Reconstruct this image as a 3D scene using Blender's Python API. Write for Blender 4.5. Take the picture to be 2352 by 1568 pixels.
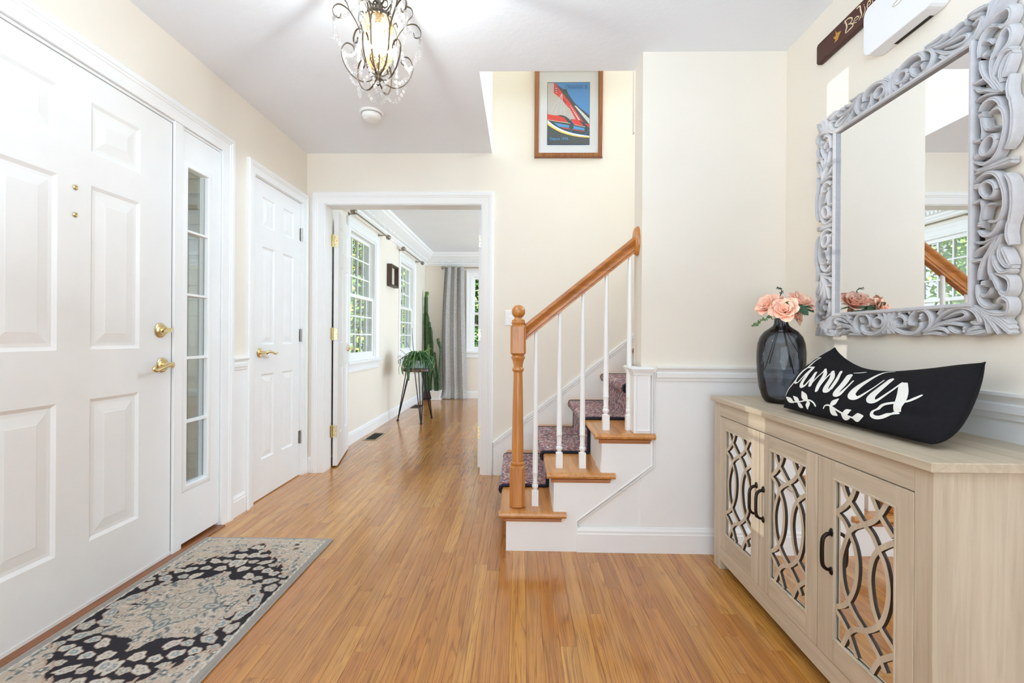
import bpy, bmesh, math, random
import numpy as np
from mathutils import Vector, Matrix, noise

for _o in list(bpy.data.objects):
    bpy.data.objects.remove(_o, do_unlink=True)
SC = bpy.context.scene
COL = SC.collection
rnd = random.Random(7)
PI = math.pi

# ------------------------------------------------------------------ camera
F_PX, YAW, ROLL, CAM_H, CY_PX = 1036.6, .0198, .0065, 1.0425, 774.5
cd = bpy.data.cameras.new('camera')
cam = bpy.data.objects.new('camera', cd)
COL.objects.link(cam)
_c, _s, _cr, _sr = math.cos(YAW), math.sin(YAW), math.cos(ROLL), math.sin(ROLL)
_r0 = Vector((_c, _s, 0)); _u0 = Vector((0, 0, 1)); _f = Vector((-_s, _c, 0))
_r = _cr * _r0 + _sr * _u0; _u = -_sr * _r0 + _cr * _u0
cam.matrix_world = Matrix(((_r.x, _u.x, -_f.x, 0), (_r.y, _u.y, -_f.y, 0), (_r.z, _u.z, -_f.z, CAM_H), (0, 0, 0, 1)))
cd.sensor_width = 36; cd.sensor_fit = 'HORIZONTAL'
cd.lens = F_PX * 36 / 2352
cd.shift_y = -(784 - CY_PX) / 2352
cd.clip_start = .02
SC.camera = cam

# ------------------------------------------------------------------ exposure, sky, sun, added fill lamps
vs = SC.view_settings
vs.view_transform = 'Standard'; vs.look = 'None'; vs.gamma = 1; vs.use_curve_mapping = False
vs.exposure = 0.0
try:
    SC.cycles.max_bounces = 10; SC.cycles.diffuse_bounces = 9; SC.cycles.glossy_bounces = 6
    SC.cycles.transmission_bounces = 8; SC.cycles.transparent_max_bounces = 24
    SC.cycles.sample_clamp_indirect = 6; SC.cycles.caustics_reflective = False; SC.cycles.caustics_refractive = False
    SC.cycles.use_denoising = True
except Exception:
    pass
W = bpy.data.worlds.new('sky'); SC.world = W; W.use_nodes = True
_nt = W.node_tree; _bg = _nt.nodes['Background']
_tc = _nt.nodes.new('ShaderNodeTexCoord'); _sep = _nt.nodes.new('ShaderNodeSeparateXYZ')
_rp = _nt.nodes.new('ShaderNodeValToRGB')
_rp.color_ramp.elements[0].position = 0.0; _rp.color_ramp.elements[0].color = (.90, .95, 1, 1)
_rp.color_ramp.elements[1].position = .7; _rp.color_ramp.elements[1].color = (.50, .70, 1, 1)
_nt.links.new(_tc.outputs['Generated'], _sep.inputs[0]); _nt.links.new(_sep.outputs['Z'], _rp.inputs[0])
_nt.links.new(_rp.outputs[0], _bg.inputs[0]); _bg.inputs[1].default_value = 1.4


def light(name, kind, loc, target, energy, color=(1, 1, 1), size=(1, 1), spread=None, radius=None):
    ld = bpy.data.lights.new(name, kind); ld.energy = energy; ld.color = color
    if kind == 'AREA':
        ld.shape = 'RECTANGLE'; ld.size, ld.size_y = size
        if spread: ld.spread = spread
    if radius is not None: ld.shadow_soft_size = radius
    o = bpy.data.objects.new(name, ld); COL.objects.link(o); o.location = loc
    d = Vector(target) - Vector(loc)
    o.rotation_euler = d.to_track_quat('-Z', 'Y').to_euler()
    return o


sun = light('sun', 'SUN', (-6, 2, 9), (-6.4, 12, 0), 15, (1, .95, .86)); sun.data.angle = .02
# added area fills, out of view: behind the camera, right of dining room, upstairs
light('rear_fill', 'AREA', (-.15, -2.6, 1.2), (-.15, 0, 1.45), 54, (.70, .87, 1), (2.5, 2.2))  # soft fill added for the whole hall
light('dining_fill', 'AREA', (3.6, 5.6, .8), (0, 5.6, 2.9), 285, (.61, .82, 1), (2.6, 1.9))  # side fill added for the dining room, its window is made up
light('landing_fill', 'AREA', (1.4, 2.9, 4.78), (1.4, 2.9, 0), 6, (.80, .90, 1), (2.6, .9))  # small fill added for the upper stairwell wall
light('stairwell_fill', 'AREA', (4.05, 2.9, 3.45), (-1.65, 2.95, 1.25), 310, (.57, .79, 1), (1.5, .9))  # fill added to brighten the closet door, no window behind it
# low sun glancing off something shiny across the drive, through the near sidelight
gl_ = light('sun_glint', 'SPOT', (-20.6, -4.75, .27), (-1.65, .97, 1.12), 9000, (1, .98, .95), radius=.03); gl_.data.spot_size = math.radians(6); gl_.data.spot_blend = .2
# added upward fill behind the camera, standing in for a bounced flash
light('upward_fill', 'AREA', (-.1, -.1, 1.50), (-.25, .35, 3.0), 49, (.57, .79, 1), (.5, .5), 2.9)


# ------------------------------------------------------------------ helpers
def lin(r, g=None, b=None):
    if g is None:
        h = r.lstrip('#'); r, g, b = int(h[0:2], 16), int(h[2:4], 16), int(h[4:6], 16)
    f = lambda v: (v / 255 / 12.92) if v / 255 <= .04045 else ((v / 255 + .055) / 1.055) ** 2.4
    return (f(r), f(g), f(b), 1)


class NT:
    """small helper around a material node tree"""
    def __init__(s, name):
        s.m = bpy.data.materials.new(name); s.m.use_nodes = True
        s.t = s.m.node_tree; s.p = s.t.nodes['Principled BSDF']; s.out = s.t.nodes['Material Output']

    def n(s, typ, **kw):
        nd = s.t.nodes.new(typ)
        for k, v in kw.items():
            if k.startswith('_'):
                setattr(nd, k[1:], v)
            else:
                nd.inputs[k.replace('__', ' ')].default_value = v
        return nd

    def l(s, a, b):
        s.t.links.new(a, b)

    def mix(s, fac, a, b, mode='MIX'):
        nd = s.t.nodes.new('ShaderNodeMix'); nd.data_type = 'RGBA'; nd.blend_type = mode
        for sock, v in ((nd.inputs[0], fac), (nd.inputs[6], a), (nd.inputs[7], b)):
            if hasattr(v, 'is_output'): s.l(v, sock)
            else: sock.default_value = v
        return nd.outputs[2]

    def math(s, op, a, b=None, c=None):
        nd = s.t.nodes.new('ShaderNodeMath'); nd.operation = op
        for i, v in enumerate((a, b, c)):
            if v is None: continue
            if hasattr(v, 'is_output'): s.l(v, nd.inputs[i])
            else: nd.inputs[i].default_value = v
        return nd.outputs[0]

    def ramp(s, fac, stops, interp='LINEAR'):
        nd = s.t.nodes.new('ShaderNodeValToRGB'); cr = nd.color_ramp; cr.interpolation = interp
        while len(cr.elements) < len(stops): cr.elements.new(.5)
        for e, (p, c) in zip(cr.elements, stops): e.position = p; e.color = c
        s.l(fac, nd.inputs[0]); return nd.outputs[0]

    def bump(s, h, strength=.1, dist=.01):
        nd = s.t.nodes.new('ShaderNodeBump'); nd.inputs['Strength'].default_value = strength
        nd.inputs['Distance'].default_value = dist; s.l(h, nd.inputs['Height']); s.l(nd.outputs[0], s.p.inputs['Normal'])

    def set(s, **kw):
        for k, v in kw.items(): s.p.inputs[k.replace('__', ' ')].default_value = v
        return s


def plain(name, col, rough=.5, metal=0., var=.03, scale=30, bump=.0, bscale=None, coat=0., spec=.5):
    """paint / plastic / metal with a little procedural mottling and relief"""
    k = NT(name)
    tc = k.n('ShaderNodeTexCoord')
    nz = k.n('ShaderNodeTexNoise', Scale=scale, Detail=3.); k.l(tc.outputs['Object'], nz.inputs['Vector'])
    d = tuple(max(0, c * (1 - var)) for c in col[:3]) + (1,)
    li = tuple(min(1, c * (1 + var)) for c in col[:3]) + (1,)
    k.l(k.ramp(nz.outputs[0], [(.3, d), (.7, li)]), k.p.inputs['Base Color'])
    k.set(Roughness=rough, Metallic=metal)
    k.p.inputs['Specular IOR Level'].default_value = spec
    if coat: k.p.inputs['Coat Weight'].default_value = coat; k.p.inputs['Coat Roughness'].default_value = .08
    if bump:
        n2 = k.n('ShaderNodeTexNoise', Scale=bscale or scale * 4, Detail=4.); k.l(tc.outputs['Object'], n2.inputs['Vector'])
        k.bump(n2.outputs[0], bump, .004)
    return k.m


def wood(name, dark, mid, light_, axis='X', scale=1., rough=.35, coat=.2, contrast=1., fine=1., world=True):
    """streaky wood whose grain runs along the given axis"""
    k = NT(name)
    if world: src = k.n('ShaderNodeNewGeometry').outputs['Position']
    else: src = k.n('ShaderNodeTexCoord').outputs['Object']
    oi = k.n('ShaderNodeObjectInfo')
    mp = k.n('ShaderNodeMapping')
    sc = {'X': (3, 60, 60), 'Y': (60, 3, 60), 'Z': (60, 60, 3)}[axis]
    mp.inputs['Scale'].default_value = tuple(v * scale for v in sc)
    off = k.n('ShaderNodeVectorMath', _operation='ADD'); k.l(src, off.inputs[0])
    cmb = k.n('ShaderNodeCombineXYZ'); r = k.math('MULTIPLY', oi.outputs['Random'], 13.)
    for i in range(3): k.l(r, cmb.inputs[i])
    k.l(cmb.outputs[0], off.inputs[1]); k.l(off.outputs[0], mp.inputs['Vector'])
    nz = k.n('ShaderNodeTexNoise', Scale=1., Detail=6., Roughness=.65, Distortion=.8); k.l(mp.outputs[0], nz.inputs['Vector'])
    n2 = k.n('ShaderNodeTexNoise', Scale=.25, Detail=2., Distortion=1.5); k.l(mp.outputs[0], n2.inputs['Vector'])
    h = .5 * contrast
    base = k.ramp(nz.outputs[0], [(.5 - .22 * contrast if contrast < 2 else .2, dark), (.5, mid), (.72, light_)])
    base = k.mix(.35, base, k.ramp(n2.outputs[0], [(.35, dark), (.65, light_)]), 'MIX')
    k.l(base, k.p.inputs['Base Color'])
    k.set(Roughness=rough); k.p.inputs['Coat Weight'].default_value = coat; k.p.inputs['Coat Roughness'].default_value = .12
    k.bump(nz.outputs[0], .06 * fine, .003)
    return k.m


class MB:
    """mesh builder in world (or thing-local) coordinates"""
    def __init__(s):
        s.v, s.f, s.m, s.fixed = [], [], [], False

    def face(s, idx, mat=0):
        s.f.append(tuple(idx)); s.m.append(mat)

    def pts(s, P):
        b = len(s.v); s.v.extend(tuple(map(float, p)) for p in P); return b

    def quad(s, a, b, c, d, mat=0):
        i = s.pts((a, b, c, d)); s.face((i, i + 1, i + 2, i + 3), mat)

    def box(s, lo, hi, mat=0, M=None):
        x0, y0, z0 = lo; x1, y1, z1 = hi
        P = [(x0, y0, z0), (x1, y0, z0), (x1, y1, z0), (x0, y1, z0), (x0, y0, z1), (x1, y0, z1), (x1, y1, z1), (x0, y1, z1)]
        if M is not None: P = [tuple(M @ Vector(p)) for p in P]
        i = s.pts(P)
        for q in ((0, 3, 2, 1), (4, 5, 6, 7), (0, 1, 5, 4), (1, 2, 6, 5), (2, 3, 7, 6), (3, 0, 4, 7)):
            s.face([i + k for k in q], mat)
        return s

    def prism(s, poly, mapf, h0, h1, mat=0, caps=True):
        n = len(poly)
        i = s.pts([mapf(a, b, h0) for a, b in poly]); j = s.pts([mapf(a, b, h1) for a, b in poly])
        for k in range(n):
            k2 = (k + 1) % n; s.face((i + k, i + k2, j + k2, j + k), mat)
        if caps:
            s.face([i + k for k in range(n)][::-1], mat); s.face([j + k for k in range(n)], mat)
        return s

    def tube(s, P, r, n=8, caps=True, closed=False, mat=0, flat=None, up=None):
        """tube along points; r number or list; flat=(w,t) gives a strap/half-round section with 'up' as its thickness direction"""
        P = [Vector(p) for p in P]; N = len(P)
        R = r if isinstance(r, (list, tuple)) else [r] * N
        rings = []; prev = None
        for i, p in enumerate(P):
            a = P[(i - 1) % N] if (i > 0 or closed) else p
            b = P[(i + 1) % N] if (i < N - 1 or closed) else p
            t = (b - a)
            t = t.normalized() if t.length > 1e-9 else Vector((0, 0, 1))
            if up is not None:
                u = Vector(up) - t * t.dot(Vector(up)); u = u.normalized() if u.length > 1e-6 else t.orthogonal().normalized()
            elif prev is None:
                u = t.orthogonal().normalized()
            else:
                u = prev - t * t.dot(prev); u = u.normalized() if u.length > 1e-6 else t.orthogonal().normalized()
            prev = u; w = t.cross(u)
            ring = []
            for k in range(n):
                an = 2 * PI * k / n + PI / n
                if flat: ring.append(p + w * (math.cos(an) * flat[0] * R[i]) + u * (math.sin(an) * flat[1] * (R[i] if len(flat) > 2 else 1)))
                else: ring.append(p + w * (math.cos(an) * R[i]) + u * (math.sin(an) * R[i]))
            rings.append(s.pts(ring))
        for i in range(N if closed else N - 1):
            a, b = rings[i], rings[(i + 1) % N]
            for k in range(n):
                k2 = (k + 1) % n; s.face((a + k, a + k2, b + k2, b + k), mat)
        if caps and not closed:
            s.face([rings[0] + k for k in range(n)][::-1], mat); s.face([rings[-1] + k for k in range(n)], mat)
        return s

    def lathe(s, prof, c=(0, 0, 0), n=24, axis='Z', mat=0, cap=True, sx=1, sy=1):
        rings = []
        ax = {'Z': lambda r, a, z: (r * math.cos(a) * sx, r * math.sin(a) * sy, z), 'X': lambda r, a, z: (z, r * math.cos(a) * sx, r * math.sin(a) * sy),
              'Y': lambda r, a, z: (r * math.sin(a) * sx, z, r * math.cos(a) * sy)}[axis]
        for r, z in prof:
            ring = []
            for k in range(n):
                q = ax(r, 2 * PI * k / n, z); ring.append((q[0] + c[0], q[1] + c[1], q[2] + c[2]))
            rings.append(s.pts(ring))
        for a, b in zip(rings, rings[1:]):
            for k in range(n):
                k2 = (k + 1) % n; s.face((a + k, a + k2, b + k2, b + k), mat)
        if cap:
            s.face([rings[0] + k for k in range(n)][::-1], mat); s.face([rings[-1] + k for k in range(n)], mat)
        return s

    def ball(s, c, r, nu=10, nv=6, mat=0, sc=(1, 1, 1)):
        top = s.pts([(c[0], c[1], c[2] + r * sc[2])]); rings = []
        for j in range(1, nv):
            th = PI * j / nv
            rings.append(s.pts([(c[0] + r * sc[0] * math.sin(th) * math.cos(2 * PI * k / nu), c[1] + r * sc[1] * math.sin(th) * math.sin(2 * PI * k / nu), c[2] + r * sc[2] * math.cos(th)) for k in range(nu)]))
        bot = s.pts([(c[0], c[1], c[2] - r * sc[2])])
        for k in range(nu): s.face((top, rings[0] + k, rings[0] + (k + 1) % nu), mat)
        for a, b in zip(rings, rings[1:]):
            for k in range(nu): s.face((a + k, b + k, b + (k + 1) % nu, a + (k + 1) % nu), mat)
        for k in range(nu): s.face((rings[-1] + (k + 1) % nu, rings[-1] + k, bot), mat)
        return s

    def usweep(s, a0, a1, b0, b1, prof, mapf, closed=False, mat=0):
        """moulding swept round a rectangle (closed) or up-over-down an opening (open at the bottom), mitred corners"""
        def path(o):
            return ([(a0 - o, b0 - o), (a1 + o, b0 - o), (a1 + o, b1 + o), (a0 - o, b1 + o)] if closed
                    else [(a0 - o, b0), (a0 - o, b1 + o), (a1 + o, b1 + o), (a1 + o, b0)])
        rows = [s.pts([mapf(a, b, h) for a, b in path(o)]) for o, h in prof]
        n = 4
        for i, j in zip(rows, rows[1:]):
            for k in range(n if closed else n - 1):
                k2 = (k + 1) % n; s.face((i + k, i + k2, j + k2, j + k), mat)
        return s

    def run(s, p0, p1, prof, out, up=(0, 0, 1), mat=0):
        """straight moulding: profile points (height along up, projection along out)"""
        p0, p1, out, up = Vector(p0), Vector(p1), Vector(out), Vector(up)
        n = len(prof)
        i = s.pts([p0 + up * z + out * x for z, x in prof]); j = s.pts([p1 + up * z + out * x for z, x in prof])
        for k in range(n):
            k2 = (k + 1) % n; s.face((i + k, i + k2, j + k2, j + k), mat)
        s.face([i + k for k in range(n)][::-1], mat); s.face([j + k for k in range(n)], mat)
        return s

    def grid(s, fn, nu, nv, mat=0, closed_u=False):
        b = s.pts([fn(i / nu, j / nv) for j in range(nv + 1) for i in range(nu + (0 if closed_u else 1))])
        w = nu if closed_u else nu + 1
        for j in range(nv):
            for i in range(nu):
                i2 = (i + 1) % w
                s.face((b + j * w + i, b + j * w + i2, b + (j + 1) * w + i2, b + (j + 1) * w + i), mat)
        return s

    def build(s, name, mats, parent=None, smooth=None, bevel=0, local=False, kind=None, label=None, bseg=1):
        off = Vector((0, 0, 0))
        if parent is not None and not local:
            q = parent
            while q is not None: off += q.location; q = q.parent
        me = bpy.data.meshes.new(name)
        me.from_pydata([(x - off.x, y - off.y, z - off.z) for x, y, z in s.v], [], s.f)
        for m in (mats if isinstance(mats, (list, tuple)) else [mats]): me.materials.append(m)
        me.polygons.foreach_set('material_index', s.m)
        bm = bmesh.new(); bm.from_mesh(me); bmesh.ops.recalc_face_normals(bm, faces=bm.faces); bm.to_mesh(me); bm.free()
        if smooth is not None:
            me.shade_smooth(); me.set_sharp_from_angle(angle=math.radians(smooth))
        o = bpy.data.objects.new(name, me); COL.objects.link(o)
        if parent is not None: o.parent = parent
        if bevel:
            b = o.modifiers.new('bevel', 'BEVEL'); b.width = bevel; b.segments = bseg; b.limit_method = 'ANGLE'; b.angle_limit = math.radians(40)
        if kind: o['kind'] = kind
        if label: o['label'] = label
        return o


def thing(name, label, cat, loc=(0, 0, 0), group=None, rot=(0, 0, 0)):
    o = bpy.data.objects.new(name, None); COL.objects.link(o); o.location = loc; o.rotation_euler = rot
    o.empty_display_size = .05
    return tag(o, label, cat, group)


def tag(o, label, cat, group=None):
    o['label'] = label; o['category'] = cat
    if group: o['group'] = group
    return o


def setting(name, loc=(0, 0, 0)):
    o = bpy.data.objects.new(name, None); COL.objects.link(o); o.location = loc; o['kind'] = 'structure'; o.empty_display_size = .05
    return o


def bezier(P, n=6, closed=False):
    """Catmull-Rom through the points"""
    P = [Vector(p) for p in P]; N = len(P); out = []
    if N < 3: return P
    segs = N if closed else N - 1
    for i in range(segs):
        p0 = P[(i - 1) % N] if (closed or i > 0) else P[0] * 2 - P[1]
        p1 = P[i]; p2 = P[(i + 1) % N]
        p3 = P[(i + 2) % N] if (closed or i + 2 < N) else P[-1] * 2 - P[-2]
        for k in range(n):
            t = k / n
            out.append(.5 * ((2 * p1) + (p2 - p0) * t + (2 * p0 - 5 * p1 + 4 * p2 - p3) * t * t + (3 * p1 - p0 - 3 * p2 + p3) * t ** 3))
    if not closed: out.append(P[-1])
    return out


# plane maps: (a, b, h) -> world, h is the height out of the plane
def on_x(x, s=1): return lambda a, b, h: (x + s * h, a, b)
def on_y(y, s=1): return lambda a, b, h: (a, y + s * h, b)

# traced outlines (metres): lattice of a door, carving of a frame quarter, sign strokes, pillow script in surface coordinates
LATTICE= [[(0.026, 0.459), (0.044, 0.425), (0.07, 0.405), (0.106, 0.376), (0.138, 0.358), (0.16, 0.33), (0.181, 0.304), (0.194, 0.261), (0.194, 0.218), (0.182, 0.171), (0.162, 0.135), (0.122, 0.099), (0.08, 0.077), (0.055, 0.048), (0.03, -0.003)], [(0.077, 0.455), (0.065, 0.429), (0.047, 0.404), (0.026, 0.383), (-0.003, 0.362)], [(-0.003, 0.366), (0.032, 0.353), (0.055, 0.329), (0.078, 0.295), (0.087, 0.249), (0.079, 0.191), (0.055, 0.14), (0.034, 0.115), (-0.001, 0.092)], [(0.192, 0.461), (0.163, 0.415), (0.138, 0.389), (0.102, 0.367), (0.065, 0.341), (0.043, 0.301), (0.025, 0.248), (0.025, 0.202), (0.036, 0.163), (0.06, 0.132), (0.08, 0.115), (0.113, 0.096), (0.14, 0.08), (0.166, 0.06), (0.187, 0.035)], [(0.139, 0.455), (0.159, 0.425), (0.172, 0.41), (0.208, 0.379)], [(0.212, 0.368), (0.168, 0.334), (0.143, 0.298), (0.132, 0.251), (0.135, 0.211), (0.144, 0.175), (0.161, 0.145), (0.178, 0.129), (0.214, 0.108)], [(0.002, 0.086), (0.029, 0.072), (0.055, 0.051), (0.076, 0.021), (0.088, 0.004)], [(0.214, 0.096), (0.166, 0.05), (0.141, 0.004)]]
CARVING= [([(0.2855, 0.0055), (0.3115, 0.0015), (0.3395, 0.0035), (0.3625, 0.0045), (0.3795, 0.0045)], 0.0123), ([(0.2855, 0.0285), (0.3025, 0.0175), (0.3175, 0.0135), (0.3355, 0.0185), (0.3495, 0.0345), (0.3575, 0.0555), (0.3635, 0.0795), (0.3655, 0.1045), (0.3615, 0.1295), (0.3525, 0.1475), (0.3365, 0.1495), (0.3245, 0.1445)], 0.0127), ([(0.3665, 0.0325), (0.3785, 0.0525), (0.3835, 0.0805), (0.3845, 0.1205), (0.3805, 0.1485), (0.3765, 0.1715)], 0.0164), ([(0.3775, 0.1535), (0.3745, 0.1735), (0.3735, 0.1935), (0.3795, 0.2195)], 0.016), ([(0.3435, 0.0655), (0.3415, 0.0745), (0.3365, 0.0805), (0.3295, 0.0825), (0.3205, 0.0805), (0.3135, 0.0735), (0.3075, 0.0635), (0.3055, 0.0535), (0.3075, 0.0445), (0.3125, 0.0385), (0.3205, 0.0365), (0.3285, 0.0395), (0.3365, 0.0465), (0.3415, 0.0555), (0.3435, 0.0655)], 0.0113), ([(0.2865, 0.0405), (0.3055, 0.0455)], 0.0175), ([(0.2845, 0.0855), (0.3035, 0.0825)], 0.0123), ([(0.3065, 0.0825), (0.3105, 0.1045), (0.3075, 0.1295), (0.3045, 0.1455)], 0.0092), ([(0.3405, 0.1025), (0.3245, 0.1015), (0.3165, 0.1145), (0.3135, 0.1375)], 0.0092), ([(0.3005, 0.1485), (0.3105, 0.1505)], 0.016), ([(0.2975, 0.1635), (0.3105, 0.1785), (0.3255, 0.1825), (0.3405, 0.1755), (0.3505, 0.1615), (0.3555, 0.1435)], 0.0132), ([(0.2895, 0.1935), (0.3065, 0.1995), (0.3265, 0.1965), (0.3465, 0.1885)], 0.0089), ([(0.2875, 0.2345), (0.3005, 0.2175), (0.3175, 0.2115), (0.3405, 0.1975), (0.3545, 0.1885)], 0.0106), ([(0.2845, 0.2465), (0.3115, 0.2455)], 0.0117), ([(0.3465, 0.1925), (0.3285, 0.2265), (0.3155, 0.2465), (0.3065, 0.2715), (0.3015, 0.2995)], 0.0117), ([(0.3585, 0.1865), (0.3445, 0.2155), (0.3325, 0.2385), (0.3285, 0.2705), (0.3325, 0.3035)], 0.0128), ([(0.3545, 0.2125), (0.3525, 0.2375), (0.3585, 0.2575), (0.3705, 0.2725), (0.3835, 0.2755)], 0.0128), ([(0.3605, 0.2225), (0.3705, 0.2455), (0.3805, 0.2715)], 0.016), ([(0.3365, 0.2395), (0.3455, 0.2685), (0.3575, 0.2855), (0.3725, 0.2865), (0.3815, 0.2825)], 0.0132), ([(0.3325, 0.2855), (0.3455, 0.3115), (0.3535, 0.3335)], 0.0106), ([(0.3415, 0.2875), (0.3615, 0.2955), (0.3755, 0.3065), (0.3795, 0.3255), (0.3735, 0.3445), (0.3595, 0.3435), (0.3515, 0.3325)], 0.0145), ([(0.3075, 0.3105), (0.3185, 0.3115)], 0.016), ([(0.3055, 0.3395), (0.3165, 0.3455), (0.3295, 0.3375), (0.3355, 0.3245)], 0.0096), ([(0.2965, 0.3115), (0.2995, 0.3405), (0.3075, 0.3635), (0.3255, 0.3765), (0.3395, 0.3705)], 0.0123), ([(0.3495, 0.3645), (0.3615, 0.3535), (0.3755, 0.3605), (0.3805, 0.3775), (0.3735, 0.3945), (0.3535, 0.3965), (0.3295, 0.3915), (0.3085, 0.3785)], 0.0145), ([(0.3085, 0.3835), (0.3435, 0.3935), (0.3715, 0.4065)], 0.0132), ([(0.3085, 0.3835), (0.3465, 0.4015), (0.3765, 0.4225)], 0.0132), ([(0.3085, 0.3835), (0.3485, 0.4085), (0.3805, 0.4355)], 0.0132), ([(0.3085, 0.3835), (0.3495, 0.4145), (0.3815, 0.4475)], 0.0132), ([(0.3085, 0.3835), (0.3345, 0.4135), (0.3545, 0.4475)], 0.0132), ([(0.3085, 0.3835), (0.3225, 0.4115), (0.3295, 0.4425)], 0.0132), ([(0.0025, 0.3725), (0.0025, 0.4085), (0.0025, 0.4435)], 0.0171), ([(0.0025, 0.4205), (0.0265, 0.4405)], 0.0138), ([(0.0225, 0.3715), (0.0135, 0.3905), (0.0175, 0.4155), (0.0395, 0.4365), (0.0725, 0.4455), (0.1055, 0.4415), (0.1215, 0.4265), (0.1225, 0.4095)], 0.0143), ([(0.0675, 0.4045), (0.0655, 0.4125), (0.0595, 0.4175), (0.0505, 0.4205), (0.0415, 0.4205), (0.0325, 0.4175), (0.0265, 0.4105), (0.0235, 0.4035), (0.0255, 0.3955), (0.0325, 0.3905), (0.0405, 0.3875), (0.0505, 0.3875), (0.0595, 0.3915), (0.0655, 0.3975), (0.0675, 0.4045)], 0.0116), ([(0.0385, 0.3755), (0.0475, 0.3795)], 0.0198), ([(0.0785, 0.3755), (0.0845, 0.3765)], 0.0165), ([(0.1075, 0.3695), (0.0865, 0.3885), (0.0815, 0.4115), (0.1015, 0.4185)], 0.0121), ([(0.1075, 0.3755), (0.1335, 0.3715), (0.1515, 0.3855), (0.1585, 0.4085), (0.1485, 0.4295), (0.1275, 0.4405)], 0.0138), ([(0.1205, 0.3925), (0.1275, 0.3945)], 0.0242), ([(0.1635, 0.4165), (0.1925, 0.3895), (0.2235, 0.3745), (0.2555, 0.3715), (0.2855, 0.3825), (0.3005, 0.4035), (0.3035, 0.4155), (0.2935, 0.4185), (0.2785, 0.4145)], 0.0138), ([(0.1725, 0.4165), (0.2185, 0.4075), (0.2505, 0.4035), (0.2665, 0.3935), (0.2555, 0.3835), (0.2285, 0.3885), (0.1955, 0.4015)], 0.011), ([(0.1815, 0.3875), (0.1985, 0.3695)], 0.0121), ([(0.1495, 0.4375), (0.1785, 0.4195), (0.2185, 0.4155), (0.2395, 0.4185), (0.2585, 0.4225)], 0.0116), ([(0.1335, 0.4435), (0.1725, 0.4305), (0.2015, 0.4335), (0.2175, 0.4445)], 0.0116), ([(0.2125, 0.4255), (0.2295, 0.4385), (0.2465, 0.4445)], 0.0127), ([(0.2585, 0.4365), (0.2645, 0.4365)], 0.022), ([(0.2685, 0.4415), (0.2885, 0.4325), (0.3035, 0.4305)], 0.0138), ([(0.1305, 0.4465), (0.1725, 0.4445), (0.1905, 0.4485)], 0.0116), ([(0.2665, 0.4475), (0.2955, 0.4455), (0.3195, 0.4405)], 0.0143), ([(0.2855, 0.3705), (0.3055, 0.3865), (0.3195, 0.4065), (0.3255, 0.4285), (0.3275, 0.4455)], 0.0171)]
SIGN= [([(1.795, 2.293), (1.784, 2.263), (1.788, 2.251), (1.792, 2.241)], 0.0046), ([(1.8, 2.284), (1.781, 2.288), (1.763, 2.281), (1.755, 2.27), (1.767, 2.262), (1.777, 2.265)], 0.0032), ([(1.774, 2.265), (1.754, 2.252), (1.752, 2.242), (1.768, 2.24), (1.789, 2.239)], 0.0036), ([(1.745, 2.254), (1.728, 2.252), (1.721, 2.256), (1.732, 2.263), (1.744, 2.261), (1.747, 2.25), (1.731, 2.242)], 0.0025), ([(1.733, 2.293), (1.716, 2.291), (1.713, 2.275), (1.708, 2.254), (1.72, 2.241)], 0.0043), ([(1.694, 2.275), (1.69, 2.26), (1.695, 2.249), (1.706, 2.24)], 0.0027), ([(1.698, 2.283), (1.694, 2.281)], 0.0036), ([(1.678, 2.263), (1.666, 2.265), (1.666, 2.274), (1.675, 2.277), (1.68, 2.265), (1.676, 2.253), (1.665, 2.249)], 0.0029), ([(1.656, 2.268), (1.65, 2.247), (1.638, 2.25), (1.625, 2.249)], 0.0029), ([(1.624, 2.254), (1.613, 2.253), (1.613, 2.261), (1.623, 2.262), (1.625, 2.252), (1.613, 2.247)], 0.0029)]
STAR= [(1.849, 2.29), (1.839, 2.274), (1.814, 2.266), (1.826, 2.255), (1.834, 2.244), (1.855, 2.242), (1.848, 2.253), (1.862, 2.269), (1.845, 2.267)]
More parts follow.
